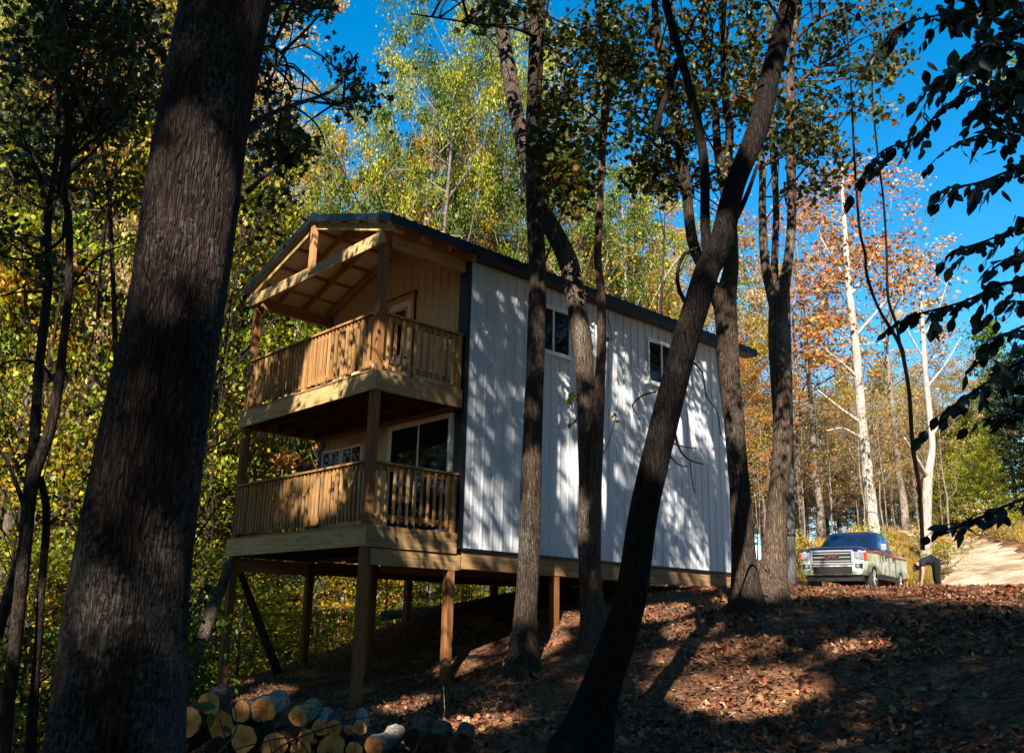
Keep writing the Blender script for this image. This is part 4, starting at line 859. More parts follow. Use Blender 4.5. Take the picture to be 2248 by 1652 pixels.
# cab
def cabring(z, xf, xr, hw): return [(xf,hw*.86,z),(xf-.12,hw,z),(xr+.08,hw,z),(xr,hw*.9,z),(xr,-hw*.9,z),(xr+.08,-hw,z),(xf-.12,-hw,z),(xf,-hw*.86,z)]
rings = [cabring(1.14,1.22,-.92,.90), cabring(1.20,1.17,-.90,.885), cabring(1.68,.48,-.70,.745), cabring(1.755,.33,-.62,.68), cabring(1.79,.12,-.45,.55)]
g = G(); V = sum(rings, []); i, j = np.meshgrid(np.arange(4), np.arange(8), indexing='ij'); j2 = (j+1) % 8
g.add(V, np.stack([i*8+j,i*8+j2,(i+1)*8+j2,(i+1)*8+j],-1).reshape(-1,4), [32+np.arange(8)[::-1]]); cab = lmesh(g,'cab',M['tblue'],truck,False)
R1, R2 = np.array(rings[1]), np.array(rings[2])
def pane(a, b_, u0, u1, v0, v1, name, off):
    A0, A1, B0, B1_ = R1[a], R1[b_], R2[a], R2[b_]
    f = lambda u, v_: (A0*(1-u)+A1*u)*(1-v_)+(B0*(1-u)+B1_*u)*v_
    q = np.array([f(u0,v0),f(u1,v0),f(u1,v1),f(u0,v1)]); nn = np.cross(q[1]-q[0],q[3]-q[0]); nn /= np.linalg.norm(nn)
    if nn@np.array(off) < 0: nn = -nn
    g = G(); g.add(np.vstack([q+nn*.012,q+nn*.002]), [(0,1,2,3)], [(7,6,5,4)], [(0,4,5,1),(1,5,6,2),(2,6,7,3),(3,7,4,0)]); return lmesh(g,name,M['tglass'],cab)
pane(0,7,.03,.97,.03,.97,'windshield',(1,0,.5))
for a, b_, s in ((1,2,1),(6,5,-1)):
    pane(a,b_,.10,.50,.10,.92,'side_window',(0,s,.2)); pane(a,b_,.55,.95,.10,.92,'side_window',(0,s,.2))
pane(3,4,.08,.92,.2,.9,'rear_window',(-1,0,.2))
for s in (1,-1):
    g = G(); V = []
    for x, y, z in ((2.45,.948,1.075),(1.2,.954,1.125),(-.8,.954,1.115),(-2.6,.945,1.14)): V += [(x,s*y,z-.022),(x,s*y,z+.012),(x,s*(y-.03),z+.012),(x,s*(y-.03),z-.022)]
    i, j = np.meshgrid(np.arange(3), np.arange(4), indexing='ij'); g.add(V, np.stack([i*4+j,i*4+(j+1)%4,(i+1)*4+(j+1)%4,(i+1)*4+j],-1).reshape(-1,4)); lmesh(g,'side_stripe',M['tred'],truck)
    g = G(); g.box(2.50,2.715,min(s*.63,s*.90),max(s*.63,s*.90),.82,1.03); hl = lmesh(g,'headlight',M['lens'],truck)
    bv = hl.modifiers.new('soft','BEVEL'); bv.width = .03; bv.segments = 2
    g = G(); g.box(2.44,2.66,min(s*.84,s*.935),max(s*.84,s*.935),.83,1.01); lmesh(g,'reflector',M['amber'],hl)
    g = G(); g.tube([(2.70,s*.735,.925),(2.722,s*.735,.925)],[.07,.06],14); lmesh(g,'projector_lens',M['chrome'],hl)
    g = G(); g.box(2.60,2.712,min(s*.64,s*.86),max(s*.64,s*.86),.58,.72); fl_ = lmesh(g,'fog_lamp',M['black'],truck); bv = fl_.modifiers.new('soft','BEVEL'); bv.width = .02
    g = G(); g.tube([(2.70,s*.73,.65),(2.725,s*.73,.65)],[.05,.05],14); lmesh(g,'fog_lens',M['lens'],fl_)
    g = G(); g.box(.86,1.0,min(s*.97,s*1.13),max(s*.97,s*1.13),1.17,1.36); mr = lmesh(g,'mirror',M['chrome'],truck); bv = mr.modifiers.new('soft','BEVEL'); bv.width = .04; bv.segments = 3
    g = G(); g.box(.9,.96,min(s*.86,s*.99),max(s*.86,s*.99),1.19,1.24); lmesh(g,'mirror_arm',M['black'],mr)
    for x in (.30,-.62):
        g = G(); g.box(x-.09,x+.09,min(s*.94,s*.985),max(s*.94,s*.985),1.0,1.035); lmesh(g,'door_handle',M['black'],truck)
    g = G(); g.box(-.95,1.2,min(s*.80,s*.985),max(s*.80,s*.985),.36,.42); lmesh(g,'running_board',M['black'],truck)
    for x in (.95,-.05,-.88): g = G(); g.box(x-.006,x+.006,min(s*.93,s*.949),max(s*.93,s*.949),.52,1.06); lmesh(g,'door_seam',M['black'],body)
for x in (1.75,-1.51):
    for s in (1,-1):
        prof = [(.22,-.12),(.30,-.125),(.37,-.11),(.392,-.07),(.395,0),(.392,.07),(.37,.11),(.30,.125),(.22,.12)]; a = np.linspace(0,2*np.pi,30,endpoint=False); V = []
        for r_, y in prof: V += [(x+r_*math.cos(q), s*.82+y, .395+r_*math.sin(q)) for q in a]
        i, j = np.meshgrid(np.arange(len(prof)-1), np.arange(30), indexing='ij'); j2 = (j+1) % 30; g = G(); g.add(V, np.stack([i*30+j,i*30+j2,(i+1)*30+j2,(i+1)*30+j],-1).reshape(-1,4)); wh = lmesh(g,'wheel',M['tyre'],truck,True)
        g = G(); y0 = s*.90; g.tube([(x,s*.72,.395),(x,y0-s*.05,.395)],[.235,.235],28)
        g.tube([(x,y0-s*.06,.395),(x,y0+s*.02,.395)],[.06,.05],12)
        for k in range(6):
            q = k*math.pi/3+.3; g.bar((x+.04*math.cos(q),y0,.395+.04*math.sin(q)),(x+.245*math.cos(q),y0+s*.01,.395+.245*math.sin(q)),.045,.06,(0,1,0))
        g.tube([(x,y0+s*.0,.395),(x,y0+s*.015,.395)],[.25,.25],28) if False else None
        lmesh(g,'rim',M['chrome'],wh)
g = G(); g.box(2.66,2.715,-.60,.60,.70,1.07); gr = lmesh(g,'grille',M['black'],truck)
g = G(); y0,y1,z0,z1 = -.61,.61,.69,1.08
for bx in ((y0,y1,z1-.05,z1),(y0,y1,z0,z0+.05),(y0,y0+.06,z0+.05,z1-.05),(y1-.06,y1,z0+.05,z1-.05)): g.box(2.64,2.735,bx[0],bx[1],bx[2],bx[3])
o = lmesh(g,'grille_surround',M['chrome'],gr); bv = o.modifiers.new('soft','BEVEL'); bv.width = .012
for z in (.785,.885,.985):
    g = G(); g.box(2.715,2.738,-.53,.53,z-.014,z+.014); lmesh(g,'grille_bar',M['chrome'],gr)
g = G(); g.box(2.50,2.708,-.56,.56,.44,.64); lmesh(g,'lower_intake',M['black'],truck)
g = G(); g.box(2.2,2.60,-.8,.8,.26,.44); lmesh(g,'skid_plate',M['black'],truck)
g = G(); g.box(-2.4,2.2,-.55,.55,.30,.50); lmesh(g,'chassis',M['black'],truck)
g = G(); g.box(-2.5,-.98,-.78,.78,1.195,1.215); lmesh(g,'bed_cover',M['black'],truck)
g = G(); g.tube([(1.25,-.9,1.16),(1.2,-.92,1.75)],[.008,.004],5); lmesh(g,'antenna',M['black'],truck)
g = G(); g.box(-2.68,-2.62,-.8,-.74,1.19,1.30); g.box(-2.60,-2.56,.80,.86,1.19,1.31); g.build
for y in (-.77,.83): g = G(); g.box(-2.66,-2.60,y-.03,y+.03,1.18,1.31); lmesh(g,'bed_bracket',M['black'],truck)
cv = bpy.data.curves.new('badge','FONT'); cv.body = 'GMC'; cv.size = .155; cv.extrude = .008; cv.align_x = 'CENTER'; cv.align_y = 'CENTER'
tmp = bpy.data.objects.new('tmp', cv); COL.objects.link(tmp); bpy.context.view_layer.update()
me = bpy.data.meshes.new_from_object(tmp.evaluated_get(bpy.context.evaluated_depsgraph_get())); bpy.data.objects.remove(tmp)
g = G(); g.box(2.738,2.744,-.22,.22,.815,.955); lmesh(g,'badge_plate',M['black'],gr)
me.materials.clear(); me.materials.append(simple('badge_red_chrome',(.65,.25,.25),.2,.8)); bo = bpy.data.objects.new('badge_lettering', me); COL.objects.link(bo); bo.parent = gr
bo.location = (2.754,0,.885); bo.rotation_euler = (math.pi/2,0,math.pi/2); bo.scale = (1.25,1,1)

# ================================================================== person bending over
def skin_mesh(nodes, edges, root, sub=2):
    me = bpy.data.meshes.new('skin'); me.from_pydata([n[:3] for n in nodes], edges, []); o = bpy.data.objects.new('skin', me); COL.objects.link(o)
    o.modifiers.new('s','SKIN'); sb = o.modifiers.new('d','SUBSURF'); sb.levels = sub
    if not me.skin_vertices: bpy.context.view_layer.objects.active = o
    for k, v_ in enumerate(me.skin_vertices[0].data): v_.radius = (nodes[k][3], nodes[k][3]); v_.use_root = (k == root)
    bpy.context.view_layer.update(); m2 = bpy.data.meshes.new_from_object(o.evaluated_get(bpy.context.evaluated_depsgraph_get())); bpy.data.objects.remove(o)
    m2.polygons.foreach_set('use_smooth', np.ones(len(m2.polygons), bool)); return m2
pp = at(2060,1285,27.6); fz = gz(pp[0],pp[1])
person = thing('person', (pp[0],pp[1],max(fz,-.28)+.02), 'person in dark t-shirt and black trousers bending down towards the ground by the pickup', 'person')
person.rotation_euler = (0,0,math.atan2(-RIGHT[1]+.25*FWD[1],-RIGHT[0]+.25*FWD[0]))
nodes = [(0,0,.89,.085),(.16,0,.96,.09),(.33,0,.945,.095),(.45,0,.90,.075),(.53,0,.82,.06),(.60,0,.735,.085),(.625,0,.665,.07)]; edges = [(0,1),(1,2),(2,3),(3,4),(4,5),(5,6)]
for s in (1,-1):
    b0 = len(nodes); nodes += [(.0,s*.08,.84,.07),(.03,s*.11,.48,.062),(-.03,s*.12,.09,.045),(.05,s*.125,.04,.042),(.14,s*.13,.03,.032)]; edges += [(0,b0),(b0,b0+1),(b0+1,b0+2),(b0+2,b0+3),(b0+3,b0+4)]
    b0 = len(nodes); nodes += [(.40,s*.17,.87,.065),(.42,s*.22,.60,.045),(.47,s*.19,.36,.034),(.48,s*.185,.29,.032)]; edges += [(2,b0),(b0,b0+1),(b0+1,b0+2),(b0+2,b0+3)]
    for k, (dx, ln) in enumerate(((-.03,.075),(-.012,.09),(.008,.085),(.026,.07))):
        c0 = len(nodes); nodes += [(.485+dx,s*.185,.26-.0*k,.010),(.495+dx,s*.18,.26-ln*.5,.009),(.50+dx*1.1,s*.165,.26-ln,.008)]; edges += [(b0+3,c0),(c0,c0+1),(c0+1,c0+2)]
    c0 = len(nodes); nodes += [(.515,s*.17,.30,.011),(.53,s*.15,.265,.009)]; edges += [(b0+3,c0),(c0,c0+1)]
M['skin'] = simple('skin', (.42,.22,.15), .5); M['shirt'] = simple('dark_navy_cotton', (.010,.012,.022), .85, 0, .2); M['pants'] = simple('black_trousers', (.006,.006,.007), .8, 0, .2); M['hair'] = simple('dark_hair', (.012,.008,.006), .6)
def child_mesh(me, name, mat, parent): me.materials.clear(); me.materials.append(mat); o = bpy.data.objects.new(name, me); COL.objects.link(o); o.parent = parent; return o
child_mesh(skin_mesh(nodes, edges, 0), 'body', M['skin'], person)
sn = [(.0,0,.90,.15),(.05,0,.935,.15),(.16,0,.985,.15),(.33,0,.965,.155),(.44,0,.905,.10)]; se = [(0,1),(1,2),(2,3),(3,4)]
for s in (1,-1): b0 = len(sn); sn += [(.40,s*.17,.87,.085),(.415,s*.205,.72,.072)]; se += [(3,b0),(b0,b0+1)]
child_mesh(skin_mesh(sn, se, 1), 'shirt', M['shirt'], person)
pn = [(-.02,0,.89,.155),(.09,0,.945,.155),(.18,0,.98,.148)]; pe = [(0,1),(1,2)]
for s in (1,-1): b0 = len(pn); pn += [(.0,s*.09,.84,.12),(.03,s*.11,.48,.088),(-.02,s*.12,.10,.072)]; pe += [(0,b0),(b0,b0+1),(b0+1,b0+2)]
child_mesh(skin_mesh(pn, pe, 0), 'trousers', M['pants'], person)
for s in (1,-1): child_mesh(skin_mesh([(-.05,s*.12,.05,.05),(.06,s*.125,.045,.05),(.17,s*.13,.035,.04)], [(0,1),(1,2)], 1), 'shoe', M['black'], person)
child_mesh(skin_mesh([(.56,0,.80,.075),(.60,0,.745,.094),(.575,0,.69,.075)], [(0,1),(1,2)], 1), 'hair', M['hair'], person)
for s in (1,-1):
    g = G(); g.tube([(.60,s*.088,.745),(.60,s*.105,.735)],[.022,.018],8); lmesh(g,'ear',M['skin'],person,True)
    g = G(); g.tube([(.685,s*.032,.715),(.69,s*.032,.712)],[.012,.008],8); lmesh(g,'eye',M['black'],person,True)
g = G(); g.tube([(.675,0,.715),(.71,0,.69),(.685,0,.685)],[.012,.014,.008],8); lmesh(g,'nose',M['skin'],person,True)

# ================================================================== firewood
m, nt, b = newmat('fresh_cut_wood'); b.inputs['Roughness'].default_value = .85; b.inputs['Specular IOR Level'].default_value = .15
tc = nt.nodes.new('ShaderNodeTexCoord'); mp = nt.nodes.new('ShaderNodeMapping'); mp.inputs['Scale'].default_value = (1,0,1); nt.links.new(tc.outputs['Object'], mp.inputs[0])
ln_ = nd(nt,'ShaderNodeVectorMath',operation='LENGTH'); nt.links.new(mp.outputs[0], ln_.inputs[0])
n1 = noise(nt, coords(nt), 9, 5); mm = nd(nt,'ShaderNodeMath',operation='MULTIPLY_ADD'); nt.links.new(n1, mm.inputs[0]); mm.inputs[1].default_value = .11; nt.links.new(ln_.outputs['Value'], mm.inputs[2])
m2 = nd(nt,'ShaderNodeMath',operation='MULTIPLY'); nt.links.new(mm.outputs[0], m2.inputs[0]); m2.inputs[1].default_value = 420; sn_ = nd(nt,'ShaderNodeMath',operation='SINE'); nt.links.new(m2.outputs[0], sn_.inputs[0])
rr_ = ramp(nt, sn_.outputs[0], [(.0,(.93,.92,.90)),(.7,(1.02,1.02,1.02))])
rc = ramp(nt, mm.outputs[0], [(.05,(.42,.15,.045)),(.10,(.70,.31,.09)),(.18,(.78,.42,.16))])
n2 = noise(nt, coords(nt,(14,2,2)), 5, 4, .6); rs_ = ramp(nt, n2, [(.33,(.6,.55,.5)),(.5,(1.05,1.05,1.05))])
oi = nt.nodes.new('ShaderNodeObjectInfo'); ro = ramp(nt, oi.outputs['Random'], [(0,(.55,.5,.45)),(.5,(1,.95,.9)),(1,(1.15,1.05,.9))])
c = mix(nt, rc.outputs[0], rr_.outputs[0], 1.0, 'MULTIPLY'); c = mix(nt, c, rs_.outputs[0], 1.0, 'MULTIPLY'); c = mix(nt, c, ro.outputs[0], 1.0, 'MULTIPLY')
nt.links.new(c, b.inputs['Base Color']); bump(nt, b, n2, .3, .01); M['cut'] = m
M['cut_dark'] = simple('dark_cut_wood', (.045,.026,.014), .9, 0, .1, .35, 20)  # mottled dark brown for the darkest log ends
def logbark(name, d, l):
    m, nt, b = newmat(name); b.inputs['Roughness'].default_value = .95; b.inputs['Specular IOR Level'].default_value = .1
    n1 = noise(nt, coords(nt,(10,3,10)), 4, 6, .65, .5); r = ramp(nt, n1, [(.38,d),(.6,l)]); nt.links.new(r.outputs[0], b.inputs['Base Color']); bump(nt, b, n1, .8, .02); return m
M['lb_pale'] = logbark('pale_log_bark',(.10,.085,.07),(.36,.31,.27)); M['lb_dark'] = logbark('dark_log_bark',(.03,.023,.019),(.13,.10,.08)); M['lb_moss'] = logbark('mossy_log_bark',(.08,.08,.04),(.26,.24,.16))
WD = {'lb_pale':'pale-barked','lb_dark':'brown-barked','lb_moss':'mossy-barked'}
LG = [(245,1160,93,'lb_dark',.0,'big round with dark slanting saw lines at the oak end of the pile'),(380,1040,68,'lb_dark',-.05,'topmost round below the big green leaf'),(455,1180,86,'lb_dark',.05,'shadowed round tucked below the topmost one'),
 (595,1095,65,'lb_pale',.18,'dark-faced log with peeling bark rim, beside the largest pale log'),(745,1085,82,'lb_pale',.05,'largest pale log lying on top of the pile'),(620,1270,92,'lb_dark',0,'split-faced round low under the largest pale log'),
 (975,1125,62,'lb_moss',.08,'red-brown faced log with mossy bark'),(1112,1200,50,'lb_pale',-.08,'thin log with a dark heart, grey bark behind'),(1205,1200,47,'lb_dark',-.1,'narrow log squeezed beside the dark-hearted one'),
 (1305,1213,30,'lb_dark',-.05,'thinnest bright orange branch end on the pile'),(1385,1200,45,'lb_pale',-.12,'smooth grey log just below the corner post'),(1480,1325,68,'lb_pale',.2,'long birch-like log slanting at the end of the pile'),
 (820,1320,85,'lb_dark',0,'plain round at the bottom, middle of the pile'),(1025,1255,47,'lb_dark',0,'small bright half-round below the dark-hearted log'),(1185,1345,92,'lb_dark',0,'widest bottom round with fine cracks'),
 (985,1345,66,'lb_dark',0,'bottom round left of the widest cracked one'),(1345,1345,55,'lb_dark',0,'torn-faced bottom piece under the smooth grey log'),(945,1287,20,'lb_dark',0,'stick end wedged between rounds'),(1085,1292,20,'lb_dark',0,'pale stick end below the small half-round'),
 (1730,1275,66,'lb_dark',.1,'black log lying apart from the pile'),(1870,1310,72,'lb_dark',.05,'black rough log beside the other dark one'),(2050,1300,62,'lb_dark',.0,'dark stub standing near the leaning tree'),(190,1310,70,'lb_dark',0,'dark round at the foot of the oak'),(440,1345,75,'lb_dark',0,'dark bottom round near the oak')]
rs = np.random.RandomState(21)
for k, (cx_, cy_, rp, bk, yaw, lab) in enumerate(LG):
    hd = 9.15+rs.uniform(-.05,.08); p = at((440+.4448*cx_)/1.3345, (1600+.4448*cy_)/1.3345, hd); r0 = rp*.4448/1.3345*depth_of(p)/F_U
    Lg = rs.uniform(.5,.75) if rp > 35 else rs.uniform(.3,.5)
    a = np.linspace(0,2*np.pi,22,endpoint=False); sh = 1+.06*np.sin(2*a+rs.rand()*6)+.05*np.sin(3*a+rs.rand()*6)+.03*np.sin(5*a+rs.rand()*6)
    ys = np.linspace(0,Lg,9); V = []
    for q, y in enumerate(ys):
        wv = 1+.04*np.sin(q*1.3+k)-.04*q/8; V += [(r0*wv*s_*math.cos(t_)+.012*math.sin(q*.8+k), y, r0*wv*s_*math.sin(t_)+.01*math.cos(q*.9)) for t_, s_ in zip(a, sh*(1+.03*rs.randn(22) if rp > 25 else 1))]
    i, j = np.meshgrid(np.arange(8), np.arange(22), indexing='ij'); j2 = (j+1) % 22
    o = thing('firewood_log', p, f'{WD[bk]} log: {lab}', 'log', 'cut logs in the firewood pile')
    d = HF*math.cos(yaw+rs.uniform(-.05,.05))+np.array([RIGHT[0],RIGHT[1],0])*math.sin(yaw); o.rotation_euler = (math.radians(rs.uniform(3,7)), rs.uniform(-.0,.0), math.atan2(d[1],d[0])-math.pi/2)
    g = G(); g.add(V, np.stack([i*22+j,(i+1)*22+j,(i+1)*22+j2,i*22+j2],-1).reshape(-1,4)); lmesh(g,'bark',M[bk],o,True)
    for q, f_ in ((0,-1),(8,1)):
        ring = np.array(V[q*22:(q+1)*22]); cpt = ring.mean(0); g = G(); mid_ = cpt+(ring-cpt)*.55; mid_[:,1] += f_*.004*rs.randn(22)
        Vv = np.vstack([cpt[None]+(0,f_*.004,0), mid_+(0,f_*.003,0), ring*(1,1,1)]); kk = np.arange(22); k2 = (kk+1) % 22
        g.add(Vv, np.stack([np.zeros(22,int),1+kk,1+k2],1), np.stack([1+kk,23+kk,23+k2,1+k2],1)); lmesh(g,'cut_end',M['cut'] if k < 19 else M['cut_dark'],o)
# leaning poles and fallen trunks
def pole(name, label, cat, pts, rad, mat, group=None):
    S = spline([(*p, r_) for p, r_ in zip(pts, rad)], .3); g = G(); g.tube(S[:,:3], S[:,3], 9, .06, 3); o = g.build(name, mat, None, True, loc=pts[0]); return tag(o, label, cat, group)
a = ground_hit(396,1535); pole('leaning_pole','dead pale trunk leaning up against the outer porch post','dead trunk',[at(388,1550,13.4),at(430,1440,14.1),at(470,1330,14.8),at(505,1235,15.4)],[.10,.095,.09,.08],M['midbark'])
pole('leaning_pole','dark dead pole leaning under the lower deck','dead trunk',[at(612,1478,17.2),at(570,1370,17.2),at(528,1258,17.2)],[.075,.07,.055],M['darkbark'])
for q in range(4):
    x0 = 880+q*45; pole('fallen_log','grey fallen log lying on the rim of the hollow behind the stilts','log',[at(x0-40,1352-q*4,23.5+q*.6),at(x0+55,1338-q*6,24.5+q*.6)],[.13,.10],M['greybark'],'fallen grey logs behind the stilts')
# seedling leaves and bramble in front of the logs
sd_ = thing('seedling', ground_base(at(480,1650,8.0)), 'seedling with two broad green leaves growing in front of the log pile', 'plant')
P_, R_ = stem_pts([(505,1700,4),(495,1620,3),(480,1575,3)], 8.2, .05); g = G(); g.tube(P_, R_, 5); g.build('stem', M['midbark'], sd_, True)
for cpt, sz, tdir in ((at(450,1548,8.3),.20,(-.9,0,.15)),(at(462,1580,8.2),.13,(.1,0,-1)),(at(500,1600,8.2),.1,(.6,0,-.5))):
    uv, F = LEAF['oval']; t_ = RIGHT*tdir[0]+np.array([0,0,1])*tdir[2]; t_ /= np.linalg.norm(t_); n_ = -FWD*.6+np.array([0,0,.8]); n_ -= t_*(n_@t_); n_ /= np.linalg.norm(n_); b_ = np.cross(n_,t_)
    g = G(); g.add(cpt+sz*(uv[:,0,None]*b_+(uv[:,1,None]-.5)*t_-.2*np.abs(uv[:,0,None])*n_), F); g.build('leaf', M['leaf_green'], sd_)
for q, pix in enumerate(([(690,1680,3),(650,1620,3),(560,1632,3),(500,1650,2)],[(880,1580,2),(820,1572,3),(740,1590,3),(640,1625,4),(560,1680,4)],[(440,1690,4),(500,1630,4),(520,1590,3),(512,1540,2)],[(395,1660,3),(370,1590,3),(362,1545,2)])):
    P_, R_ = stem_pts(pix, 8.6, .05); g = G(); g.tube(P_, R_, 5); tag(g.build('bramble_stem', M['midbark'], None, True, loc=P_[0]), 'thin dry bramble stem arching in front of the log ends', 'stem', 'dry bramble stems by the logs')

# ================================================================== leafy branches hanging in from a tree on the right
M['leaf_in_shade'] = leafmat('leaf_shaded_broad', [(.012,.02,.006),(.018,.03,.008),(.025,.035,.01)], .22, .4)  # near-black greens put the canopy's shade into the leaf colour
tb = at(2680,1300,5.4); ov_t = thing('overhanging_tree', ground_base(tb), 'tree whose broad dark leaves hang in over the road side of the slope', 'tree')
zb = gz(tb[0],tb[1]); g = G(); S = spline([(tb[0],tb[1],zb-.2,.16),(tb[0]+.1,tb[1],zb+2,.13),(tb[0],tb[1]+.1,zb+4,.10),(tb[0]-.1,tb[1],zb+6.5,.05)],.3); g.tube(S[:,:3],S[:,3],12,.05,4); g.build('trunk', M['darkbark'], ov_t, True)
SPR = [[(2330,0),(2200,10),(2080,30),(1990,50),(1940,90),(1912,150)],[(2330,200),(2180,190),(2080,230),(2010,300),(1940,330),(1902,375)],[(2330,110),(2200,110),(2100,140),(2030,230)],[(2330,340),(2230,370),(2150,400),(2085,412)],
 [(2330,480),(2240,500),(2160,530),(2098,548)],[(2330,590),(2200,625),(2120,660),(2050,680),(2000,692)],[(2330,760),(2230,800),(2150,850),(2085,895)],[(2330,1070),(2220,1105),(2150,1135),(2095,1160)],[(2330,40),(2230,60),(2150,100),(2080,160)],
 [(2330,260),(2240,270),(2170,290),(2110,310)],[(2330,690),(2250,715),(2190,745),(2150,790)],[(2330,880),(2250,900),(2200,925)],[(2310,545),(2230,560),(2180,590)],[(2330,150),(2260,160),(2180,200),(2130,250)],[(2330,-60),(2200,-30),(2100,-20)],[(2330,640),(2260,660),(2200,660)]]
uv, F = LEAF['oval']; lm = mesh_np('leaf', np.c_[uv[:,0], uv[:,1], -.22*np.abs(uv[:,0])-.18*uv[:,1]**2], [F]); lm.materials.append(M['leaf_in_shade'])
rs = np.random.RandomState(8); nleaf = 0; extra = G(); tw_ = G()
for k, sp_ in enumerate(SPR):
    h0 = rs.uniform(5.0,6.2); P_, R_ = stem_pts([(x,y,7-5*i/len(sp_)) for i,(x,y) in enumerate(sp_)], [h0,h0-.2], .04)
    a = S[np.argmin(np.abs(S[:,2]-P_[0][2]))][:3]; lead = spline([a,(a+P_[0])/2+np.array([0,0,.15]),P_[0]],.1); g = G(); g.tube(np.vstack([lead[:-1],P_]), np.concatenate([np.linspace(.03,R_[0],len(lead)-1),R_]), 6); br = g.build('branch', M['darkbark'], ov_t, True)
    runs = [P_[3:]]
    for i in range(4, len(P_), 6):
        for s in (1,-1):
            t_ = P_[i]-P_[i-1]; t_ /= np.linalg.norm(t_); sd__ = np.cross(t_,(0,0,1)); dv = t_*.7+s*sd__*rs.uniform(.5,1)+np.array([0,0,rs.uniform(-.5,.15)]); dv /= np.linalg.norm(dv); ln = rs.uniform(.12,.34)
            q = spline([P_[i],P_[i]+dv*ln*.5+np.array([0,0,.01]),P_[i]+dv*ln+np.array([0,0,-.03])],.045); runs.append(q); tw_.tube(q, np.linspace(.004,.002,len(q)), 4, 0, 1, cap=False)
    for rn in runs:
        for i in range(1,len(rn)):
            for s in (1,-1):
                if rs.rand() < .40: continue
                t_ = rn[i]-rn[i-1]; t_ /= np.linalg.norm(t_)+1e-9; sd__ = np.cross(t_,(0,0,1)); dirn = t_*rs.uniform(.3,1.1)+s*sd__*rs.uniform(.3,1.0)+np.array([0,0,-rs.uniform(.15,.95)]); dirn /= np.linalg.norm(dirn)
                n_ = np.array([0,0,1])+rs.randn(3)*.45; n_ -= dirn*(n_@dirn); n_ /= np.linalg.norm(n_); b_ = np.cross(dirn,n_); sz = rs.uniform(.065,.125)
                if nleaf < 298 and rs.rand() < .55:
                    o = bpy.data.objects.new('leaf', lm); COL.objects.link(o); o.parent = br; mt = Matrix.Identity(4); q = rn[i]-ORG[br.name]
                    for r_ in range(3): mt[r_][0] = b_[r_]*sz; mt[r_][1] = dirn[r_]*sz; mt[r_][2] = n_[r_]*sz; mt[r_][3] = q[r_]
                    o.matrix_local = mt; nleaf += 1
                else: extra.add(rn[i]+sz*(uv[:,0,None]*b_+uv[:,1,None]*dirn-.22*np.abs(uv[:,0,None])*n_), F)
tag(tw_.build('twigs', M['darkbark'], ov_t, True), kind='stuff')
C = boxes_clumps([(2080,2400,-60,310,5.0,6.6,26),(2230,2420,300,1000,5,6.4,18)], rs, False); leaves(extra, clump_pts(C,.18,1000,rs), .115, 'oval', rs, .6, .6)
tag(extra.build('leaf_mass', M['leaf_in_shade'], ov_t), kind='stuff')

# ================================================================== litter, twigs, dry grass
M['litter'] = leafmat('fallen_leaf_brown', [(.05,.026,.015),(.11,.055,.03),(.22,.12,.065),(.38,.26,.17),(.20,.06,.03),(.09,.045,.024),(.28,.10,.05)], .12, .75)
M['litter_red'] = leafmat('fallen_leaf_red', [(.30,.05,.03),(.40,.10,.05),(.35,.14,.07),(.42,.22,.12)], .2, .7)
def scatter(name, n, pxr, pyr, mat, size, flat=1.6, near=None, seed=1, world=None):
    rs = np.random.RandomState(seed)
    if world is None:
        C = []
        X_, Y_ = rs.uniform(*pxr, n), rs.uniform(*pyr, n)
    else: X_, Y_ = rs.uniform(world[0],world[1],n), rs.uniform(world[2],world[3],n)
    dn = np.sin(X_*1.3+1.7*np.sin(Y_*.8))+np.sin(Y_*1.9-1.2*np.sin(X_*1.1+1))+.8*np.sin(3.1*X_+2.2*Y_); kp = rs.rand(n) < np.clip(.55+.35*dn,.08,1); X_, Y_ = X_[kp], Y_[kp]; n = len(X_)
    Z_ = gz(X_,Y_)+rs.uniform(.005,.045,n); g = G(); leaves(g, np.stack([X_,Y_,Z_],1), size, 'rhomb' if size < .06 else 'maple', rs, flat, .0, .35)
    return tag(g.build(name, mat), kind='stuff')
tag(scatter('fallen_leaves', 60000, None, None, M['litter'], .055, world=(-5.5,12,-4,12), seed=2), 'brown and tan leaf litter covering the slope','leaf litter')
tag(scatter('fallen_leaves', 18000, None, None, M['litter'], .085, world=(1,11,-3.5,9), seed=3), 'larger curled brown leaves scattered on the slope','leaf litter')
tag(scatter('fallen_leaves', 14000, None, None, M['litter_red'], .058, world=(-.5,9,4.6,11.5), seed=4), 'red and orange fallen leaves along the crest below the truck','leaf litter')
tag(scatter('fallen_leaves', 1500, None, None, M['litter_red'], .09, world=(-.5,10,-1,6), seed=5), 'single bright red leaves strewn over the shaded slope','leaf litter')
rs = np.random.RandomState(31); g = G()
for k in range(420):
    x, y = rs.uniform(-4,11.5), rs.uniform(-3.5,10); an = rs.uniform(0,6.28); ln = rs.uniform(.15,.6); p0 = np.array([x,y,gz(x,y)+.02]); x2, y2 = x+math.cos(an)*ln, y+math.sin(an)*ln; p1 = np.array([x2,y2,gz(x2,y2)+rs.uniform(.01,.06)])
    g.tube([p0,(p0+p1)/2+np.array([0,0,rs.uniform(0,.03)]),p1],[.006,.007,.003],4,0,1)
for k in range(60):
    x, y = rs.uniform(1,9), rs.uniform(-3.5,6); p0 = np.array([x,y,gz(x,y)]); p1 = p0+np.array([rs.uniform(-.15,.15),rs.uniform(-.15,.15),rs.uniform(.15,.5)]); g.tube([p0,(p0+p1)/2+rs.randn(3)*.02,p1],[.005,.004,.002],4,0,1)
tag(g.build('fallen_twigs', M['midbark']), 'thin fallen twigs and dead stalks on the slope','twigs',kind='stuff')
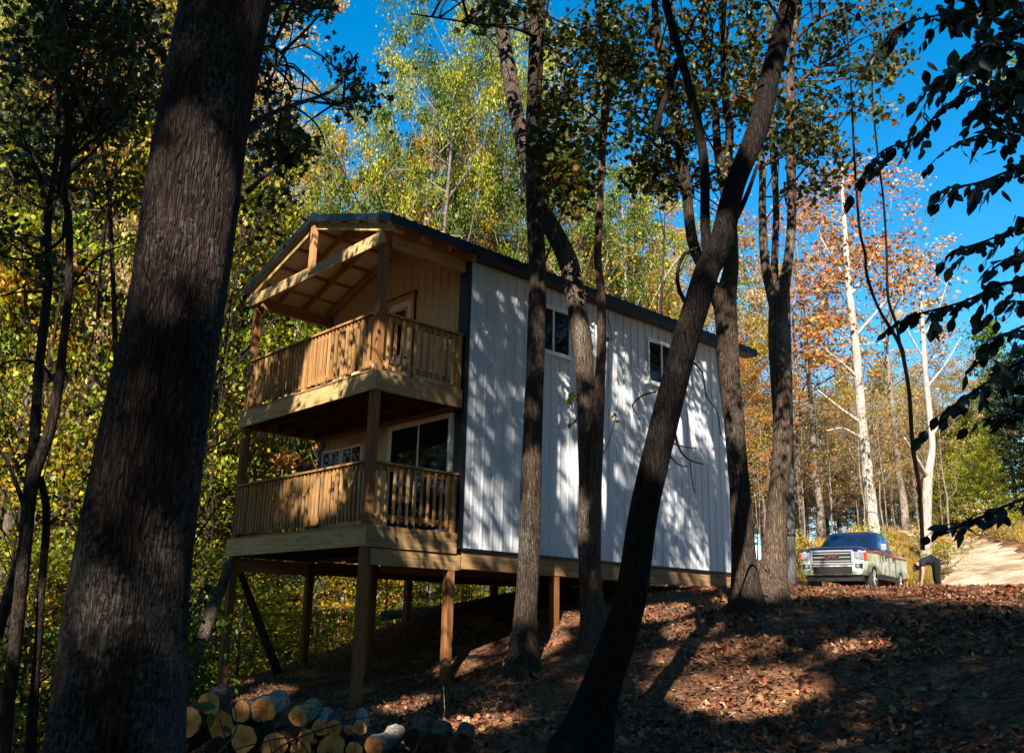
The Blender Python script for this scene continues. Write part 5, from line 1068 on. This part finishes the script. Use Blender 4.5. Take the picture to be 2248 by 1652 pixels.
M['grass'] = leafmat('dry_grass', [(.42,.26,.05),(.50,.33,.08),(.36,.30,.05),(.40,.20,.05)], .3, .7)
def grass(name, n, boxes, h, label, seed):
    rs = np.random.RandomState(seed); P0 = []
    for k in range(n):
        bx = boxes[k % len(boxes)]; q = at(rs.uniform(bx[0],bx[1]), 1200, rs.uniform(bx[2],bx[3])); P0.append(q)
    P0 = np.array(P0); rdx = np.array([p[:2] for p in rd[:-1]])
    dd = np.min(np.linalg.norm(P0[:,None,:2]-spline([(p[0],p[1],0) for p in rd],.5)[None,:,:2],axis=2),1); P0 = P0[dd > 1.75]; tk = np.abs((P0[:,0]-cen[0])) > 1.6; P0 = P0[tk | (np.abs(P0[:,1]-cen[1]) > 3.4)]
    n = len(P0); P0[:,2] = gz(P0[:,0],P0[:,1]); an = rs.uniform(0,6.28,n); wv = np.stack([np.cos(an),np.sin(an),np.zeros(n)],1)*.012; hh = h*rs.uniform(.5,1.3,n); tip = P0+np.stack([rs.randn(n)*.25*hh,rs.randn(n)*.25*hh,hh],1); md_ = (P0+tip)/2+np.stack([0*hh,0*hh,.12*hh],1)
    V = np.stack([P0-wv,P0+wv,md_+wv*.8,md_-wv*.8,tip],1).reshape(-1,3); b0 = np.arange(n)*5
    g = G(); g.add(V, np.stack([b0,b0+1,b0+2,b0+3],1), np.stack([b0+3,b0+2,b0+4],1)); return tag(g.build(name, M['grass']), label, 'grass', kind='stuff')
grass('dry_grass', 42000, [(1700,2090,30,48),(1860,2110,36,64),(1980,2120,29.5,42),(2090,2300,34,56)], .42, 'golden dry grass on the verge and bank behind the truck', 3)

# ================================================================== labels: in small sets of look-alikes say how tall each stands
sets = {}
for o in COL.objects:
    if o.parent is None and o.get('category') in ('tree','shrub') and o.get('group') and o.name.split('.')[0] != 'canopy_tree': sets.setdefault(o['label'], []).append(o)
for lab, os_ in sets.items():
    if 2 <= len(os_) <= 4:
        words = ['tallest','second tallest','third tallest','fourth tallest'][:len(os_)-1]+['shortest']
        for o, wd in zip(sorted(os_, key=lambda q: -q.scale[2]), words): o['label'] = f'{wd} {lab}'
